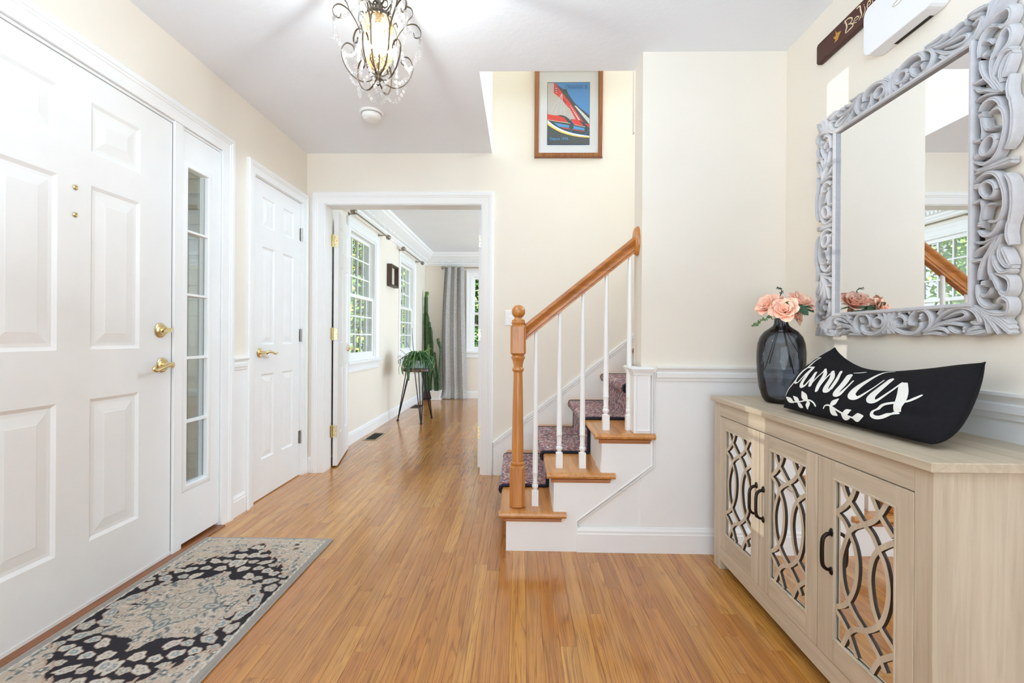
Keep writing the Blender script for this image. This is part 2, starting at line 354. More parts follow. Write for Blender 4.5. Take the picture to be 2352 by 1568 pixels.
SCRIPT= [[(0.0552, 0.8313, 2.2), (0.0544, 0.7135, 5.3), (0.0605, 0.5491, 5.3), (0.0628, 0.3533, 5.3), (0.0343, 0.2185, 5.7), (0.0254, 0.1339, 2.2)], [(0.0491, 0.8251, 1.8), (0.0249, 0.7829, 3.5), (0.0337, 0.68, 2.2)], [(0.0912, 0.6543, 4.4), (0.0606, 0.6189, 5.3), (0.0562, 0.5198, 5.7), (0.0667, 0.3799, 5.7), (0.0783, 0.3367, 4.9), (0.0989, 0.3645, 4.0), (0.0994, 0.5312, 3.5), (0.0912, 0.6543, 4.4)], [(0.0951, 0.647, 7.5), (0.1181, 0.4656, 8.0), (0.1321, 0.3351, 8.4), (0.1494, 0.2998, 8.0), (0.1645, 0.3604, 4.4), (0.1542, 0.5794, 2.7)], [(0.148, 0.585, 5.7), (0.1794, 0.4258, 8.0), (0.1959, 0.3409, 6.6)], [(0.1952, 0.3497, 3.1), (0.1867, 0.584, 2.9), (0.1845, 0.6872, 3.1)], [(0.1848, 0.6781, 5.7), (0.2194, 0.5775, 8.8), (0.2491, 0.3902, 9.3), (0.265, 0.2873, 7.1)], [(0.265, 0.314, 3.5), (0.2466, 0.5654, 3.3), (0.2466, 0.6859, 3.5)], [(0.2454, 0.6798, 6.6), (0.2859, 0.5604, 10.6), (0.3137, 0.3681, 11.5), (0.3352, 0.3132, 10.6), (0.3509, 0.3585, 6.2), (0.3029, 0.7048, 4.4)], [(0.2945, 0.7243, 4.9), (0.336, 0.5263, 6.6), (0.3604, 0.3633, 4.4)], [(0.3788, 0.6737, 11.1), (0.4059, 0.4775, 12.8), (0.4179, 0.3066, 12.8), (0.4449, 0.292, 9.7), (0.4506, 0.4157, 4.4), (0.4396, 0.5804, 3.1)], [(0.3822, 0.7462, 1.8), (0.4179, 0.7812, 3.1), (0.4463, 0.8212, 1.8)], [(0.6197, 0.8675, 2.2), (0.5643, 0.8474, 4.9), (0.5347, 0.6948, 7.5), (0.5164, 0.5026, 11.9), (0.5221, 0.3326, 13.7), (0.5514, 0.285, 11.9), (0.5791, 0.3203, 6.6), (0.6076, 0.4815, 3.5), (0.6249, 0.652, 2.7)], [(0.6649, 0.6552, 10.6), (0.6548, 0.5026, 13.3), (0.6457, 0.3445, 15.5), (0.6646, 0.2816, 12.4), (0.6935, 0.2998, 7.5), (0.7259, 0.4509, 4.9), (0.7477, 0.5962, 4.4)], [(0.7639, 0.5646, 13.7), (0.7933, 0.4383, 16.4), (0.8074, 0.3293, 16.4), (0.8051, 0.2312, 13.3), (0.7844, 0.1516, 9.7), (0.7505, 0.1021, 7.1), (0.719, 0.0976, 6.2), (0.7036, 0.1288, 5.7), (0.7133, 0.2044, 5.3), (0.7502, 0.268, 5.3), (0.829, 0.3318, 5.3), (0.8581, 0.389, 6.2), (0.8757, 0.4372, 4.0)], [(0.0369, 0.1161, 1.3), (0.0874, 0.0802, 10.2), (0.1275, 0.0573, 1.8)], [(0.1125, 0.1381, 1.3), (0.1455, 0.1058, 8.8), (0.1757, 0.0785, 1.8)], [(0.1658, 0.2282, 1.8), (0.2013, 0.1642, 12.4), (0.2422, 0.1115, 1.8)], [(0.1583, 0.0759, 1.8), (0.1862, 0.0441, 8.4), (0.2114, 0.03, 1.8)], [(0.2397, 0.1235, 1.8), (0.248, 0.0773, 11.9), (0.2502, 0.0348, 4.4)], [(0.1035, 0.0607, 2.7), (0.175, 0.0841, 3.1), (0.2421, 0.131, 3.1), (0.2862, 0.1142, 3.1), (0.3155, 0.0761, 3.1)], [(0.384, 0.0705, 3.1), (0.3938, 0.1023, 3.1), (0.4251, 0.1134, 3.1), (0.4894, 0.0781, 3.1), (0.5537, 0.0495, 3.1), (0.5994, 0.0417, 2.7)], [(0.4652, 0.2266, 2.2), (0.4465, 0.1606, 13.7), (0.4309, 0.1033, 2.2)], [(0.4309, 0.1033, 2.2), (0.4598, 0.0533, 11.5), (0.4925, 0.03, 1.8)], [(0.5732, 0.1131, 3.1), (0.5505, 0.0829, 12.4), (0.52, 0.0437, 2.2)], [(0.5197, 0.0528, 2.2), (0.5458, 0.03, 10.2), (0.5777, 0.03, 1.8)], [(0.593, 0.0423, 2.2), (0.6305, 0.0542, 15.9), (0.6645, 0.0791, 2.2)]]
# ------------------------------------------------------------------ materials
WHITE = plain('white_trim_paint', lin(240, 240, 239), .38, var=.01, scale=5)
WHITE_DOOR = plain('white_door_paint', lin(239, 239, 238), .42, var=.012, scale=9, bump=.03, bscale=90)
CREAM = plain('cream_wall_paint', lin(235, 227, 214), .7, var=.012, scale=2.2, bump=.08, bscale=140)
CEIL = plain('ceiling_plaster', lin(236, 239, 244), .8, var=.012, scale=3, bump=.35, bscale=28)
BRASS = plain('polished_brass', lin(226, 206, 158), .18, 1., var=.05, scale=12)
BRASS_OLD = plain('brushed_brass', lin(214, 196, 150), .3, 1., var=.08, scale=40)
NICKEL = plain('satin_nickel', lin(170, 166, 158), .32, 1., var=.06, scale=40)
SCREW = plain('dark_screw_metal', lin(88, 74, 50), .4, 1., var=.1)
BRONZE = plain('dark_bronze_metal', lin(44, 36, 30), .38, .8, var=.12, scale=60)
BLACK_METAL = plain('black_powder_coated_steel', lin(24, 24, 25), .45, .4, var=.1)
DARK = plain('dark_void_paint', lin(38, 28, 20), .8, var=.05)
OAK = wood('golden_oak', lin(146, 84, 32), lin(190, 120, 58), lin(208, 142, 78), 'X', 1., .3, .35)
OAK_Z = wood('golden_oak_upright', lin(152, 88, 32), lin(190, 120, 52), lin(206, 140, 70), 'Z', 1.2, .3, .35)
OAK_Y = wood('golden_oak_depth', lin(160, 98, 42), lin(200, 136, 72), lin(216, 156, 92), 'Y', 1., .3, .35)
SILL_WOOD = wood('dark_oak_saddle', lin(92, 46, 14), lin(132, 72, 26), lin(150, 88, 36), 'Y', 1., .32, .3)
GREYWOOD = wood('greige_wood_laminate', lin(166, 149, 126), lin(194, 178, 154), lin(208, 193, 170), 'Y', .9, .5, 0)
GREYWOOD_Z = wood('greige_wood_laminate_upright', lin(168, 151, 128), lin(196, 180, 156), lin(210, 195, 172), 'Z', .9, .5, 0)
FRAME_WOOD = wood('brown_frame_wood', lin(92, 50, 20), lin(140, 84, 42), lin(160, 102, 56), 'Z', 1.4, .4, .15)


def glass_thin(name, tint=(1, 1, 1, 1), refl=.9):
    k = NT(name); t = k.t
    tr = k.n('ShaderNodeBsdfTransparent'); tr.inputs[0].default_value = tint
    gl = k.n('ShaderNodeBsdfGlossy'); gl.inputs['Roughness'].default_value = .01
    fr = k.n('ShaderNodeFresnel', IOR=1.45)
    nz = k.n('ShaderNodeTexNoise', Scale=2.); bp_ = k.n('ShaderNodeBump', Strength=.01); k.l(nz.outputs[0], bp_.inputs['Height']); k.l(bp_.outputs[0], gl.inputs['Normal'])
    mx = k.n('ShaderNodeMixShader'); k.l(k.math('MULTIPLY', fr.outputs[0], refl), mx.inputs[0]); k.l(tr.outputs[0], mx.inputs[1]); k.l(gl.outputs[0], mx.inputs[2])
    k.l(mx.outputs[0], k.out.inputs['Surface'])
    return k.m


PANE = glass_thin('window_glass', (.97, .985, .98, 1), .4)
MIRROR = plain('silvered_mirror', (.93, .94, .94, 1), .0, 1., var=.003, scale=3)


def floor_mat():
    k = NT('oak_strip_floor')
    g = k.n('ShaderNodeNewGeometry'); oi = k.n('ShaderNodeObjectInfo')
    rv = k.math('FRACT', k.math('ADD', oi.outputs['Random'], k.math('MULTIPLY', g.outputs['Random Per Island'], 3.7)))
    cmb = k.n('ShaderNodeCombineXYZ')
    k.l(k.math('MULTIPLY', rv, 41.), cmb.inputs[0]); k.l(k.math('MULTIPLY', rv, 97.), cmb.inputs[1]); k.l(k.math('MULTIPLY', rv, 17.), cmb.inputs[2])
    off = k.n('ShaderNodeVectorMath', _operation='ADD'); k.l(g.outputs['Position'], off.inputs[0]); k.l(cmb.outputs[0], off.inputs[1])
    # cathedral figure: distorted bands stretched along the board
    mp = k.n('ShaderNodeMapping'); mp.inputs['Scale'].default_value = (17, .72, 16); k.l(off.outputs[0], mp.inputs['Vector'])
    n1 = k.n('ShaderNodeTexNoise', Scale=.8, Detail=2., Roughness=.5, Distortion=.5); k.l(mp.outputs[0], n1.inputs['Vector'])
    rings = k.math('FRACT', k.math('MULTIPLY', n1.outputs[0], 17.))
    ring = k.ramp(rings, [(0, (.0, .0, .0, 1)), (.16, (1, 1, 1, 1)), (.85, (.8, .8, .8, 1)), (1, (0, 0, 0, 1))])
    # pores: short dark dashes
    m2 = k.n('ShaderNodeMapping'); m2.inputs['Scale'].default_value = (460, 6, 1); k.l(off.outputs[0], m2.inputs['Vector'])
    n2 = k.n('ShaderNodeTexNoise', Scale=1., Detail=3., Roughness=.6); k.l(m2.outputs[0], n2.inputs['Vector'])
    pores = k.ramp(n2.outputs[0], [(.33, (0, 0, 0, 1)), (.46, (1, 1, 1, 1))])
    m3 = k.n('ShaderNodeMapping'); m3.inputs['Scale'].default_value = (55, 1.0, 1); k.l(off.outputs[0], m3.inputs['Vector'])
    n3 = k.n('ShaderNodeTexNoise', Scale=1., Detail=4., Distortion=.6); k.l(m3.outputs[0], n3.inputs['Vector'])
    base = k.ramp(rv, [(0, lin(182, 118, 56)), (.18, lin(202, 141, 74)), (.4, lin(194, 128, 68)), (.6, lin(206, 147, 80)), (.8, lin(214, 157, 88)), (1, lin(187, 123, 58))])
    base = k.mix(k.math('MULTIPLY', k.ramp(n3.outputs[0], [(.3, (1, 1, 1, 1)), (.62, (0, 0, 0, 1))]), .55), base, lin(150, 94, 50))
    base = k.mix(k.math('MULTIPLY', k.math('SUBTRACT', 1., ring), .55), base, lin(122, 72, 36))
    base = k.mix(k.math('MULTIPLY', k.math('SUBTRACT', 1., pores), .62), base, lin(100, 58, 28))
    hs = k.n('ShaderNodeHueSaturation', Saturation=1.04, Value=1.); k.l(base, hs.inputs['Color'])
    k.l(hs.outputs[0], k.p.inputs['Base Color'])
    rr = k.n('ShaderNodeTexNoise', Scale=14., Detail=3.); k.l(g.outputs['Position'], rr.inputs['Vector'])
    k.l(k.ramp(rr.outputs[0], [(.3, (.17, .17, .17, 1)), (.7, (.25, .25, .25, 1))]), k.p.inputs['Roughness'])
    k.p.inputs['Coat Weight'].default_value = .6; k.p.inputs['Coat Roughness'].default_value = .15
    n5 = k.n('ShaderNodeTexNoise', Scale=7., Detail=2.); k.l(g.outputs['Position'], n5.inputs['Vector'])
    k.bump(k.math('ADD', k.math('MULTIPLY', pores, .25), k.math('MULTIPLY', n5.outputs[0], 1.2)), .05, .004)
    return k.m


FLOOR = floor_mat()

# ------------------------------------------------------------------ room shell
XL, XR, YB, YS, CH = -1.6457, 1.282, 3.4266, 2.2164, 2.44
XE = -1.745            # outer face of the front wall of the house
YFAR = 7.69           # far wall of the dining room
XD = 3.2              # its right-hand wall
CHD = 2.462
HX0, HY0 = -.228, 2.372   # stairwell opening in the ceiling


def wall(name, ax, t0, t1, a0, a1, b0, b1, holes, mat):
    """solid wall with rectangular openings; ax is the axis it is perpendicular to, t1 the room face"""
    A = sorted({a0, a1, *[q for h in holes for q in h[:2]]}); B = sorted({b0, b1, *[q for h in holes for q in h[2:]]})
    mp = (lambda a, b, t: (t, a, b)) if ax == 'X' else ((lambda a, b, t: (a, t, b)) if ax == 'Y' else (lambda a, b, t: (a, b, t)))
    solid = {}
    for i in range(len(A) - 1):
        for j in range(len(B) - 1):
            ca, cb = (A[i] + A[i + 1]) / 2, (B[j] + B[j + 1]) / 2
            solid[i, j] = not any(h[0] < ca < h[1] and h[2] < cb < h[3] for h in holes)
    mb = MB()
    for (i, j), sld in solid.items():
        if not sld: continue
        p = (A[i], A[i + 1], B[j], B[j + 1])
        for t in (t0, t1):
            mb.quad(mp(p[0], p[2], t), mp(p[1], p[2], t), mp(p[1], p[3], t), mp(p[0], p[3], t))
        for (di, dj, u, v) in ((-1, 0, (p[0], p[2]), (p[0], p[3])), (1, 0, (p[1], p[2]), (p[1], p[3])), (0, -1, (p[0], p[2]), (p[1], p[2])), (0, 1, (p[0], p[3]), (p[1], p[3]))):
            if not solid.get((i + di, j + dj), False):
                mb.quad(mp(*u, t0), mp(*v, t0), mp(*v, t1), mp(*u, t1))
    o = mb.build(name, mat, kind='structure')
    bm = bmesh.new(); bm.from_mesh(o.data); bmesh.ops.remove_doubles(bm, verts=bm.verts, dist=1e-5); bmesh.ops.recalc_face_normals(bm, faces=bm.faces); bm.to_mesh(o.data); bm.free()
    return o


ENTRY = (.80, 2.475, -.02, 2.06)
CLOSET = (2.738, 3.352, -.02, 2.04)
WIN1 = (4.30, 5.06, .80, 2.09)
WIN2 = (6.11, 6.87, .80, 2.09)
WIN3 = (-.85, -.09, .80, 2.09)
DOORWAY = (-1.507, -.301, -.02, 2.056)
wall('wall_left', 'X', XE, XL, -2.35, YFAR + .15, -.3, 2.62, [ENTRY, CLOSET, WIN1, WIN2], CREAM)
wall('wall_back', 'Y', YB + .125, YB, XL, 4.2, -.3, 4.9, [DOORWAY], CREAM)
wall('wall_right', 'X', XR + .14, XR, -2.35, YS + .05, -.3, 2.6, [], CREAM)
wall('wall_stair', 'Y', YS + .148, YS, .588, 4.2, -.3, 2.44, [], CREAM)
wall('wall_rear', 'Y', -2.35, -2.2, XL, XR, -.3, 2.6, [(-1.42, 1.06, .12, 2.3)], CREAM)  # opening made up for the rear fill lamp
wall('wall_far', 'Y', YFAR + .15, YFAR, XL, XD + .1, -.3, 2.62, [WIN3], CREAM)
wall('wall_dining', 'X', XD + .14, XD, YB + .125, YFAR, -.3, 2.62, [(4.3, 6.9, .6, 2.3)], CREAM)  # unseen opening made up for the dining fill
wall('wall_landing_left', 'X', HX0 - .1, HX0, HY0 - .1, YB, 2.62, 4.9, [], CREAM)
wall('wall_landing_front', 'Y', HY0 - .1, HY0, HX0, 4.2, 2.62, 4.9, [], CREAM)
wall('wall_landing_right', 'X', 4.2, 4.1, HY0, YB, 0, 4.9, [], CREAM)
# the hall ceiling with the stairwell opening cut in it
wall('ceiling', 'Z', 2.62, CH, XL, XR + .1, -2.35, YB, [(HX0, XR + .2, HY0, YB + .1)], CEIL)
wall('ceiling_dining', 'Z', 2.62, CHD, XL, XD + .1, YB + .125, YFAR, [], CEIL)
wall('ceiling_landing', 'Z', 5.0, 4.88, HX0 - .1, 4.3, HY0 - .1, YB + .1, [], CEIL)
# header between hall ceiling and the dark end of the stair wall
MB().box((.581, YS + .1485, 2.115), (.5875, HY0 + .02, 2.44)).build('trim_1', CREAM, kind='structure')

MB().box((XL - 1.5, -6.4, 2.62), (XR + 1.5, -2.3, 2.74)).build('rear_sun_blocker', WHITE, kind='structure')  # unseen roof added to keep the sun out of the rear opening
# ------------------------------------------------------------------ strip floor, board by board
FLOOR_O = MB().box((XL - .1, -2.35, -.06), (XD, YFAR, -.017)).build('floor', DARK, kind='structure')
PW = .0572


def plank_mesh(w, h, c=.0004):
    mb = MB(); g = .00022
    x0, x1 = -w / 2 + g, w / 2 - g
    sec = [(x0, -h), (x1, -h), (x1, -c), (x1 - c, 0), (x0 + c, 0), (x0, -c)]
    ends = []
    for y in (0., 1.):
        ends.append(mb.pts([(x, y, z) for x, z in sec]))
    for k in range(6): mb.face((ends[0] + k, ends[0] + (k + 1) % 6, ends[1] + (k + 1) % 6, ends[1] + k))
    mb.face([ends[0] + k for k in range(6)][::-1]); mb.face([ends[1] + k for k in range(6)])
    return mb


_pl = plank_mesh(PW, .017).build('plank', FLOOR, FLOOR_O)
boards = []
nx = int((XD - XL) / PW)
for i in range(nx):
    x = XL + .012 + PW * (i + .5)
    if x > XD - .05: break
    y = -2.3 - rnd.random() * .5
    ymax = YFAR - .012
    while y < ymax:
        L_ = rnd.choice([.45, .6, .75, .9, 1.1, 1.3, 1.6]) * (.85 + .3 * rnd.random())
        y1 = min(y + L_, ymax)
        if ymax - y1 < .15: y1 = ymax
        a, b = max(y, -2.3), y1
        if b - a > .02:
            if not (x > XR + .05 and b < YB + .1):
                boards.append((x, a, b))
        y = y1


def seen(bd):
    x, a, b = bd
    lo = max(a, 1.32)
    if b <= lo: return 0
    m = (lo + b) / 2
    hw = m * 1.14 + .05
    if abs(x + .02 * m) > hw: return 0
    if m > YB:                                     # beyond the doorway only the wedge through the opening shows
        xr = -.301 * m / YB; xl = -1.5 * m / YB
        if x > xr + .03 or x < xl - .03: return 0
    else:
        if x > -.067 and m > YS: return 0
        if x > .93 and m < 2.1: return .2 * (b - lo) / m ** 2
        if -1.62 < x < -.96 and m < 2.28 and a > 1.14: return .02 * (b - lo)
    return (b - lo) / m ** 2


boards.sort(key=lambda q: -seen(q))
first = True
rest = MB()
nh = sum(1 for q in boards if seen(q) > 0)
for n_, (x, a, b) in enumerate(boards):
    if n_ < 296 and seen((x, a, b)) > 0:
        if first: o = _pl; first = False
        else:
            o = _pl.copy(); COL.objects.link(o); o.parent = FLOOR_O
        o.location = (x, a + .0003, 0); o.scale = (1, b - a - .0006, 1)
    else:
        g = .0003
        rest.box((x - PW / 2 + g, a + g, -.017), (x + PW / 2 - g, b - g, 0))
rest.build('floor_boards', FLOOR, FLOOR_O, kind='stuff')
print('planks in view', nh, 'of', len(boards))

# ------------------------------------------------------------------ mouldings
CASING = [(0, 0), (0, .011), (.006, .013), (.048, .015), (.052, .019), (.060, .019), (.064, .023), (.084, .023), (.09, .017), (.09, 0)]
BASE = [(0, 0), (0, .014), (.088, .014), (.092, .011), (.104, .011), (.112, .006), (.12, .004), (.12, 0)]
RAIL = [(.835, 0), (.835, .010), (.850, .012), (.853, .018), (.874, .019), (.878, .013), (.888, .018), (.898, .026), (.906, .026), (.906, 0)]
RAIL_L = [(z + .008, x) for z, x in RAIL]
MB().usweep(.83, 2.44, 0, 2.056, CASING, on_x(XL)).build('trim_2', WHITE, smooth=30, kind='structure')
MB().usweep(CLOSET[0], CLOSET[1] - .0, 0, 2.036, [(o * .83, h) for o, h in CASING], on_x(XL)).build('trim_3', WHITE, smooth=30, kind='structure')
MB().usweep(DOORWAY[0], DOORWAY[1], 0, 2.052, CASING, on_y(YB, -1)).build('trim_4', WHITE, smooth=30, kind='structure')


def jamb(name, mapf, a0, a1, b1, depth, t=.018):
    mb = MB()
    for lo, hi in (((a0 - .001, 0), (a0 + t, b1 + .001)), ((a1 - t, 0), (a1 + .001, b1 + .001)), ((a0 + t, b1 - t), (a1 - t, b1 + .001))):
        P = [mapf(lo[0], lo[1], 0), mapf(hi[0], hi[1], -depth)]
        mb.box([min(P[0][i], P[1][i]) for i in range(3)], [max(P[0][i], P[1][i]) for i in range(3)])
    return mb.build(name, WHITE, kind='structure')


jamb('trim_5', on_y(YB - .001, -1), DOORWAY[0], DOORWAY[1], 2.052, .127, .006)
MB().box((XE + .02, CLOSET[0] - .001, 0), (XL, CLOSET[0] + .004, 2.036)).box((XE + .02, CLOSET[1] - .004, 0), (XL, CLOSET[1] + .001, 2.036)).box((XE + .02, CLOSET[0] + .004, 2.032), (XL, CLOSET[1] - .004, 2.037)).build('trim_6', WHITE, kind='structure')
# baseboards and chair rails
mb = MB(); mb.run((XL, 2.53, 0), (XL, 2.66, 0), BASE, (1, 0, 0)); mb.build('baseboard_left', WHITE, smooth=30, kind='structure')
mb = MB(); mb.run((-1.646, YB, 0), (-1.597, YB, 0), BASE, (0, -1, 0)); mb.build('baseboard_back', WHITE, smooth=30, kind='structure')
mb = MB(); mb.run((.279, YS - .002, 0), (XR, YS - .002, 0), BASE, (0, -1, 0)); mb.build('baseboard_stair', WHITE, smooth=30, kind='structure')
mb = MB(); mb.run((XR, -2.2, 0), (XR, YS, 0), BASE, (-1, 0, 0)); mb.build('baseboard_right', WHITE, smooth=30, kind='structure')
mb = MB(); mb.run((XL, YB + .14, 0), (XL, YFAR, 0), BASE, (1, 0, 0)); mb.build('baseboard_dining', WHITE, smooth=30, kind='structure')
mb = MB(); mb.run((XL, YFAR, 0), (XD, YFAR, 0), BASE, (0, -1, 0)); mb.build('baseboard_far', WHITE, smooth=30, kind='structure')
mb = MB(); mb.run((XL, 2.53, 0), (XL, 2.664, 0), RAIL_L, (1, 0, 0)); mb.build('trim_7', WHITE, smooth=30, kind='structure')
mb = MB(); mb.run((.66, YS, 0), (XR, YS, 0), RAIL, (0, -1, 0)); mb.build('trim_8', WHITE, smooth=30, kind='structure')
mb = MB(); mb.run((XR, -2.2, 0), (XR, YS, 0), RAIL, (-1, 0, 0)); mb.build('trim_9', WHITE, smooth=30, kind='structure')
# white painted dado below the rails
MB().box((XL, 2.53, 0), (XL + .003, 2.664, .85)).build('trim_10', WHITE, kind='structure')
MB().box((.588, YS - .003, 0), (XR, YS, .845)).build('trim_11', WHITE, kind='structure')
MB().box((XR - .003, -2.2, 0), (XR, YS, .845)).build('trim_12', WHITE, kind='structure')
# crown moulding with dentils in the dining room
CROWN = [(0, 0), (0, .012), (.02, .016), (.03, .028), (.05, .03), (.055, .05), (.085, .055), (.10, .08), (.13, .115), (.15, .14), (.165, .142), (.185, .165), (.21, .17), (.21, 0)]
zc = CHD - .21
mb = MB(); mb.run((XL, YB + .125, zc), (XL, YFAR, zc), CROWN, (1, 0, 0)); mb.run((XL, YFAR, zc), (XD, YFAR, zc), CROWN, (0, -1, 0))
mb.run((XL, YB + .125, zc), (XD, YB + .125, zc), CROWN, (0, 1, 0))
crown = mb.build('trim_13', WHITE, smooth=25, kind='structure')
mb = MB()
y = YB + .2
while y < YFAR - .06:
    mb.box((XL + .028, y, zc + .054), (XL + .068, y + .022, zc + .088)); y += .044
x = XL + .08
while x < 1.0:
    mb.box((x, YFAR - .068, zc + .054), (x + .022, YFAR - .028, zc + .088)); x += .044
mb.build('dentil_row', WHITE, crown, kind='stuff')

# ------------------------------------------------------------------ doors
def panel_door(root, w, H, panels, T, M, mat, b0=0.):
    """leaf (rails and stiles) plus one raised panel object per field; local coords a across, b up, h out of the face, placed by M"""
    mp = lambda a, b, h: tuple(M @ Vector((a, h, b)))
    A = sorted({0, w, *[q for p in panels for q in p[:2]]}); B = sorted({b0, H, *[q for p in panels for q in p[2:]]})
    mb = MB()
    for i in range(len(A) - 1):
        for j in range(len(B) - 1):
            c = ((A[i] + A[i + 1]) / 2, (B[j] + B[j + 1]) / 2)
            if any(p[0] < c[0] < p[1] and p[2] < c[1] < p[3] for p in panels): continue
            mb.quad(mp(A[i], B[j], 0), mp(A[i + 1], B[j], 0), mp(A[i + 1], B[j + 1], 0), mp(A[i], B[j + 1], 0))
    mb.quad(mp(0, b0, -T), mp(w, b0, -T), mp(w, H, -T), mp(0, H, -T))
    for p, q in (((0, b0), (w, b0)), ((w, b0), (w, H)), ((w, H), (0, H)), ((0, H), (0, b0))):
        mb.quad(mp(*p, 0), mp(*q, 0), mp(*q, -T), mp(*p, -T))
    mb.build('door_leaf', mat, root)
    k = min(1, w / .8)
    for p in panels:
        mb = MB()
        prof = [(0, 0), (-.006 * k, -.0035), (-.013 * k, -.0075), (-.026 * k, -.0075), (-.060 * k, -.0025), (-.064 * k, -.0015)]
        mb.usweep(p[0], p[1], p[2], p[3], prof, mp, closed=True)
        o = .064 * k
        mb.quad(mp(p[0] + o, p[2] + o, -.0015), mp(p[1] - o, p[2] + o, -.0015), mp(p[1] - o, p[3] - o, -.0015), mp(p[0] + o, p[3] - o, -.0015))
        mb.build('panel', mat, root)


# entry door: face at x = XF, looking along -x; local a = world y
XF = -1.651
ROW = [(.25, .795), (.985, 1.614), (1.74, 1.932)]
d1 = setting('door_1', (XF, 1.172, 0))
M1 = Matrix(((0, 1, 0, XF), (1, 0, 0, 1.172), (0, 0, 1, 0), (0, 0, 0, 1)))
panel_door(d1, .926, 2.040, [(a, b, c, d) for a, b in ((.177, .401), (.525, .749)) for c, d in ROW], .044, M1, WHITE_DOOR, .022)


def rosette(mb, c, r, t, axis='X', s=1):
    mb.lathe([(r, 0), (r, s * t * .25), (r * .86, s * t * .5), (r * .82, s * t * .5), (r * .7, s * t), (.001, s * t)], c, 24, axis)


mb = MB(); rosette(mb, (XF, 2.033, 1.065), .034, .013); mb.lathe([(.022, .013), (.022, .02), (.001, .021)], (XF, 2.033, 1.065), 20, 'X')
db = mb.build('deadbolt', BRASS, d1, smooth=35, label='round brass deadbolt')
mb = MB(); mb.tube([(XF + .021, 2.033, 1.065), (XF + .05, 2.040, 1.065)], [.006, .005], 8, flat=(1.0, .014)); mb.build('thumb_turn', BRASS, db, smooth=40)
mb = MB(); rosette(mb, (XF, 2.045, .905), .034, .012); mb.lathe([(.014, .01), (.012, .035), (.015, .05), (.001, .052)], (XF, 2.045, .905), 16, 'X')
lv = mb.build('lever_handle', BRASS, d1, smooth=35, label='brass scroll lever handle')
pts = bezier([(XF + .045, 2.045, .905), (XF + .06, 2.03, .912), (XF + .062, 2.0, .905), (XF + .06, 1.965, .893), (XF + .058, 1.94, .885), (XF + .056, 1.93, .896), (XF + .056, 1.94, .905)], 5)
mb = MB(); mb.tube(pts, [.011 - .006 * i / len(pts) for i in range(len(pts))], 10); mb.build('lever', BRASS, lv, smooth=50)
for z in (1.586, 1.485):
    mb = MB(); mb.lathe([(.0095, 0), (.0095, .003), (.007, .006), (.004, .0055), (.001, .004)], (XF, 1.635, z), 16, 'X'); mb.build('peephole', BRASS_OLD, d1, smooth=35)
MB().box((XF - .05, 1.168, .006), (XF + .004, 2.10, .021)).build('door_sweep', WHITE, d1)
# fixed members of the entry unit: posts, head, blocking
mb = MB()
mb.box((XE, 2.101, 0), (XL + .006, 2.156, 2.06)).box((XE, 1.112, 0), (XL + .006, 1.169, 2.06))
mb.box((XE, .834, 2.044), (XL - .002, 1.112, 2.06)).box((XE, 1.169, 2.044), (XL - .002, 2.101, 2.06)).box((XE, 2.156, 2.044), (XL - .002, 2.437, 2.06)).box((-1.70, 2.437, 0), (XL - .001, 2.476, 2.06)).box((-1.70, .799, 0), (XL - .001, .834, 2.06))
mb.build('trim_14', WHITE, bevel=.0015, kind='structure')
MB().box((XF - .03, 2.0975, .02), (XF + .0005, 2.1012, 2.044)).build('trim_15', plain('grey_weather_strip', lin(120, 112, 104), .8), kind='structure')
MB().box((XE - .05, .835, -.01), (XL + .036, 2.44, .008)).build('trim_16', SILL_WOOD, bevel=.003, kind='structure')


def sidelight(name, y0, y1):
    s = setting(name, (XF, (y0 + y1) / 2, 0))
    g0, g1, z0, z1 = y0 + .034, y1 - .092, .300, 1.872
    if name == 'window_2': g0, g1 = y0 + .075, y1 - .075
    mb = MB()
    for lo, hi in (((y0, .022), (g0, 2.042)), ((g1, .022), (y1, 2.042)), ((g0, .022), (g1, z0)), ((g0, z1), (g1, 2.042))):
        mb.box((XF - .044, lo[0], lo[1]), (XF, hi[0], hi[1]))
    mb.build('sidelight_leaf', WHITE_DOOR, s)
    mb = MB().usweep(g0, g1, z0, z1, [(-.004, -.012), (-.003, .002), (.0, .006), (.010, .007), (.022, .004), (.030, .0)], on_x(XF), closed=True)
    mb.build('lite_frame', WHITE, s, smooth=30)
    for i in range(1, 5):
        z = z0 + (z1 - z0) * i / 5
        MB().prism([(z - .009, -.014), (z + .009, -.014), (z + .005, .004), (z - .005, .004)], lambda b, h, a: (XF + h, a, b), g0, g1).build('muntin', WHITE, s)
    for i in range(5):
        za, zb = z0 + (z1 - z0) * i / 5 + .008, z0 + (z1 - z0) * (i + 1) / 5 - .008
        MB().box((XF - .024, g0, za), (XF - .018, g1, zb)).build('pane', PANE, s)
    return s


sidelight('window_1', 2.158, 2.436)
sidelight('window_2', .836, 1.110)

# closet door
XC = -1.655
d2 = setting('door_2', (XC, 2.744, 0))
M2 = Matrix(((0, 1, 0, XC), (1, 0, 0, 2.744), (0, 0, 1, 0), (0, 0, 0, 1)))
panel_door(d2, .603, 2.030, [(a, b, c, d) for a, b in ((.106, .252), (.357, .503)) for c, d in ROW], .035, M2, WHITE_DOOR, .006)
MB().box((XE, CLOSET[0] + .004, -.017), (XL + .0125, CLOSET[1] - .004, 0)).build('trim_18', OAK_Y, kind='structure')
mb = MB(); rosette(mb, (XC, 2.825, .935), .031, .011); mb.lathe([(.012, .01), (.010, .04), (.013, .05), (.001, .052)], (XC, 2.825, .935), 16, 'X')
lv = mb.build('lever_handle', BRASS, d2, smooth=35, label='brass lever handle')
pts = bezier([(XC + .045, 2.825, .935), (XC + .056, 2.845, .94), (XC + .056, 2.88, .935), (XC + .054, 2.915, .925), (XC + .052, 2.94, .93)], 5)
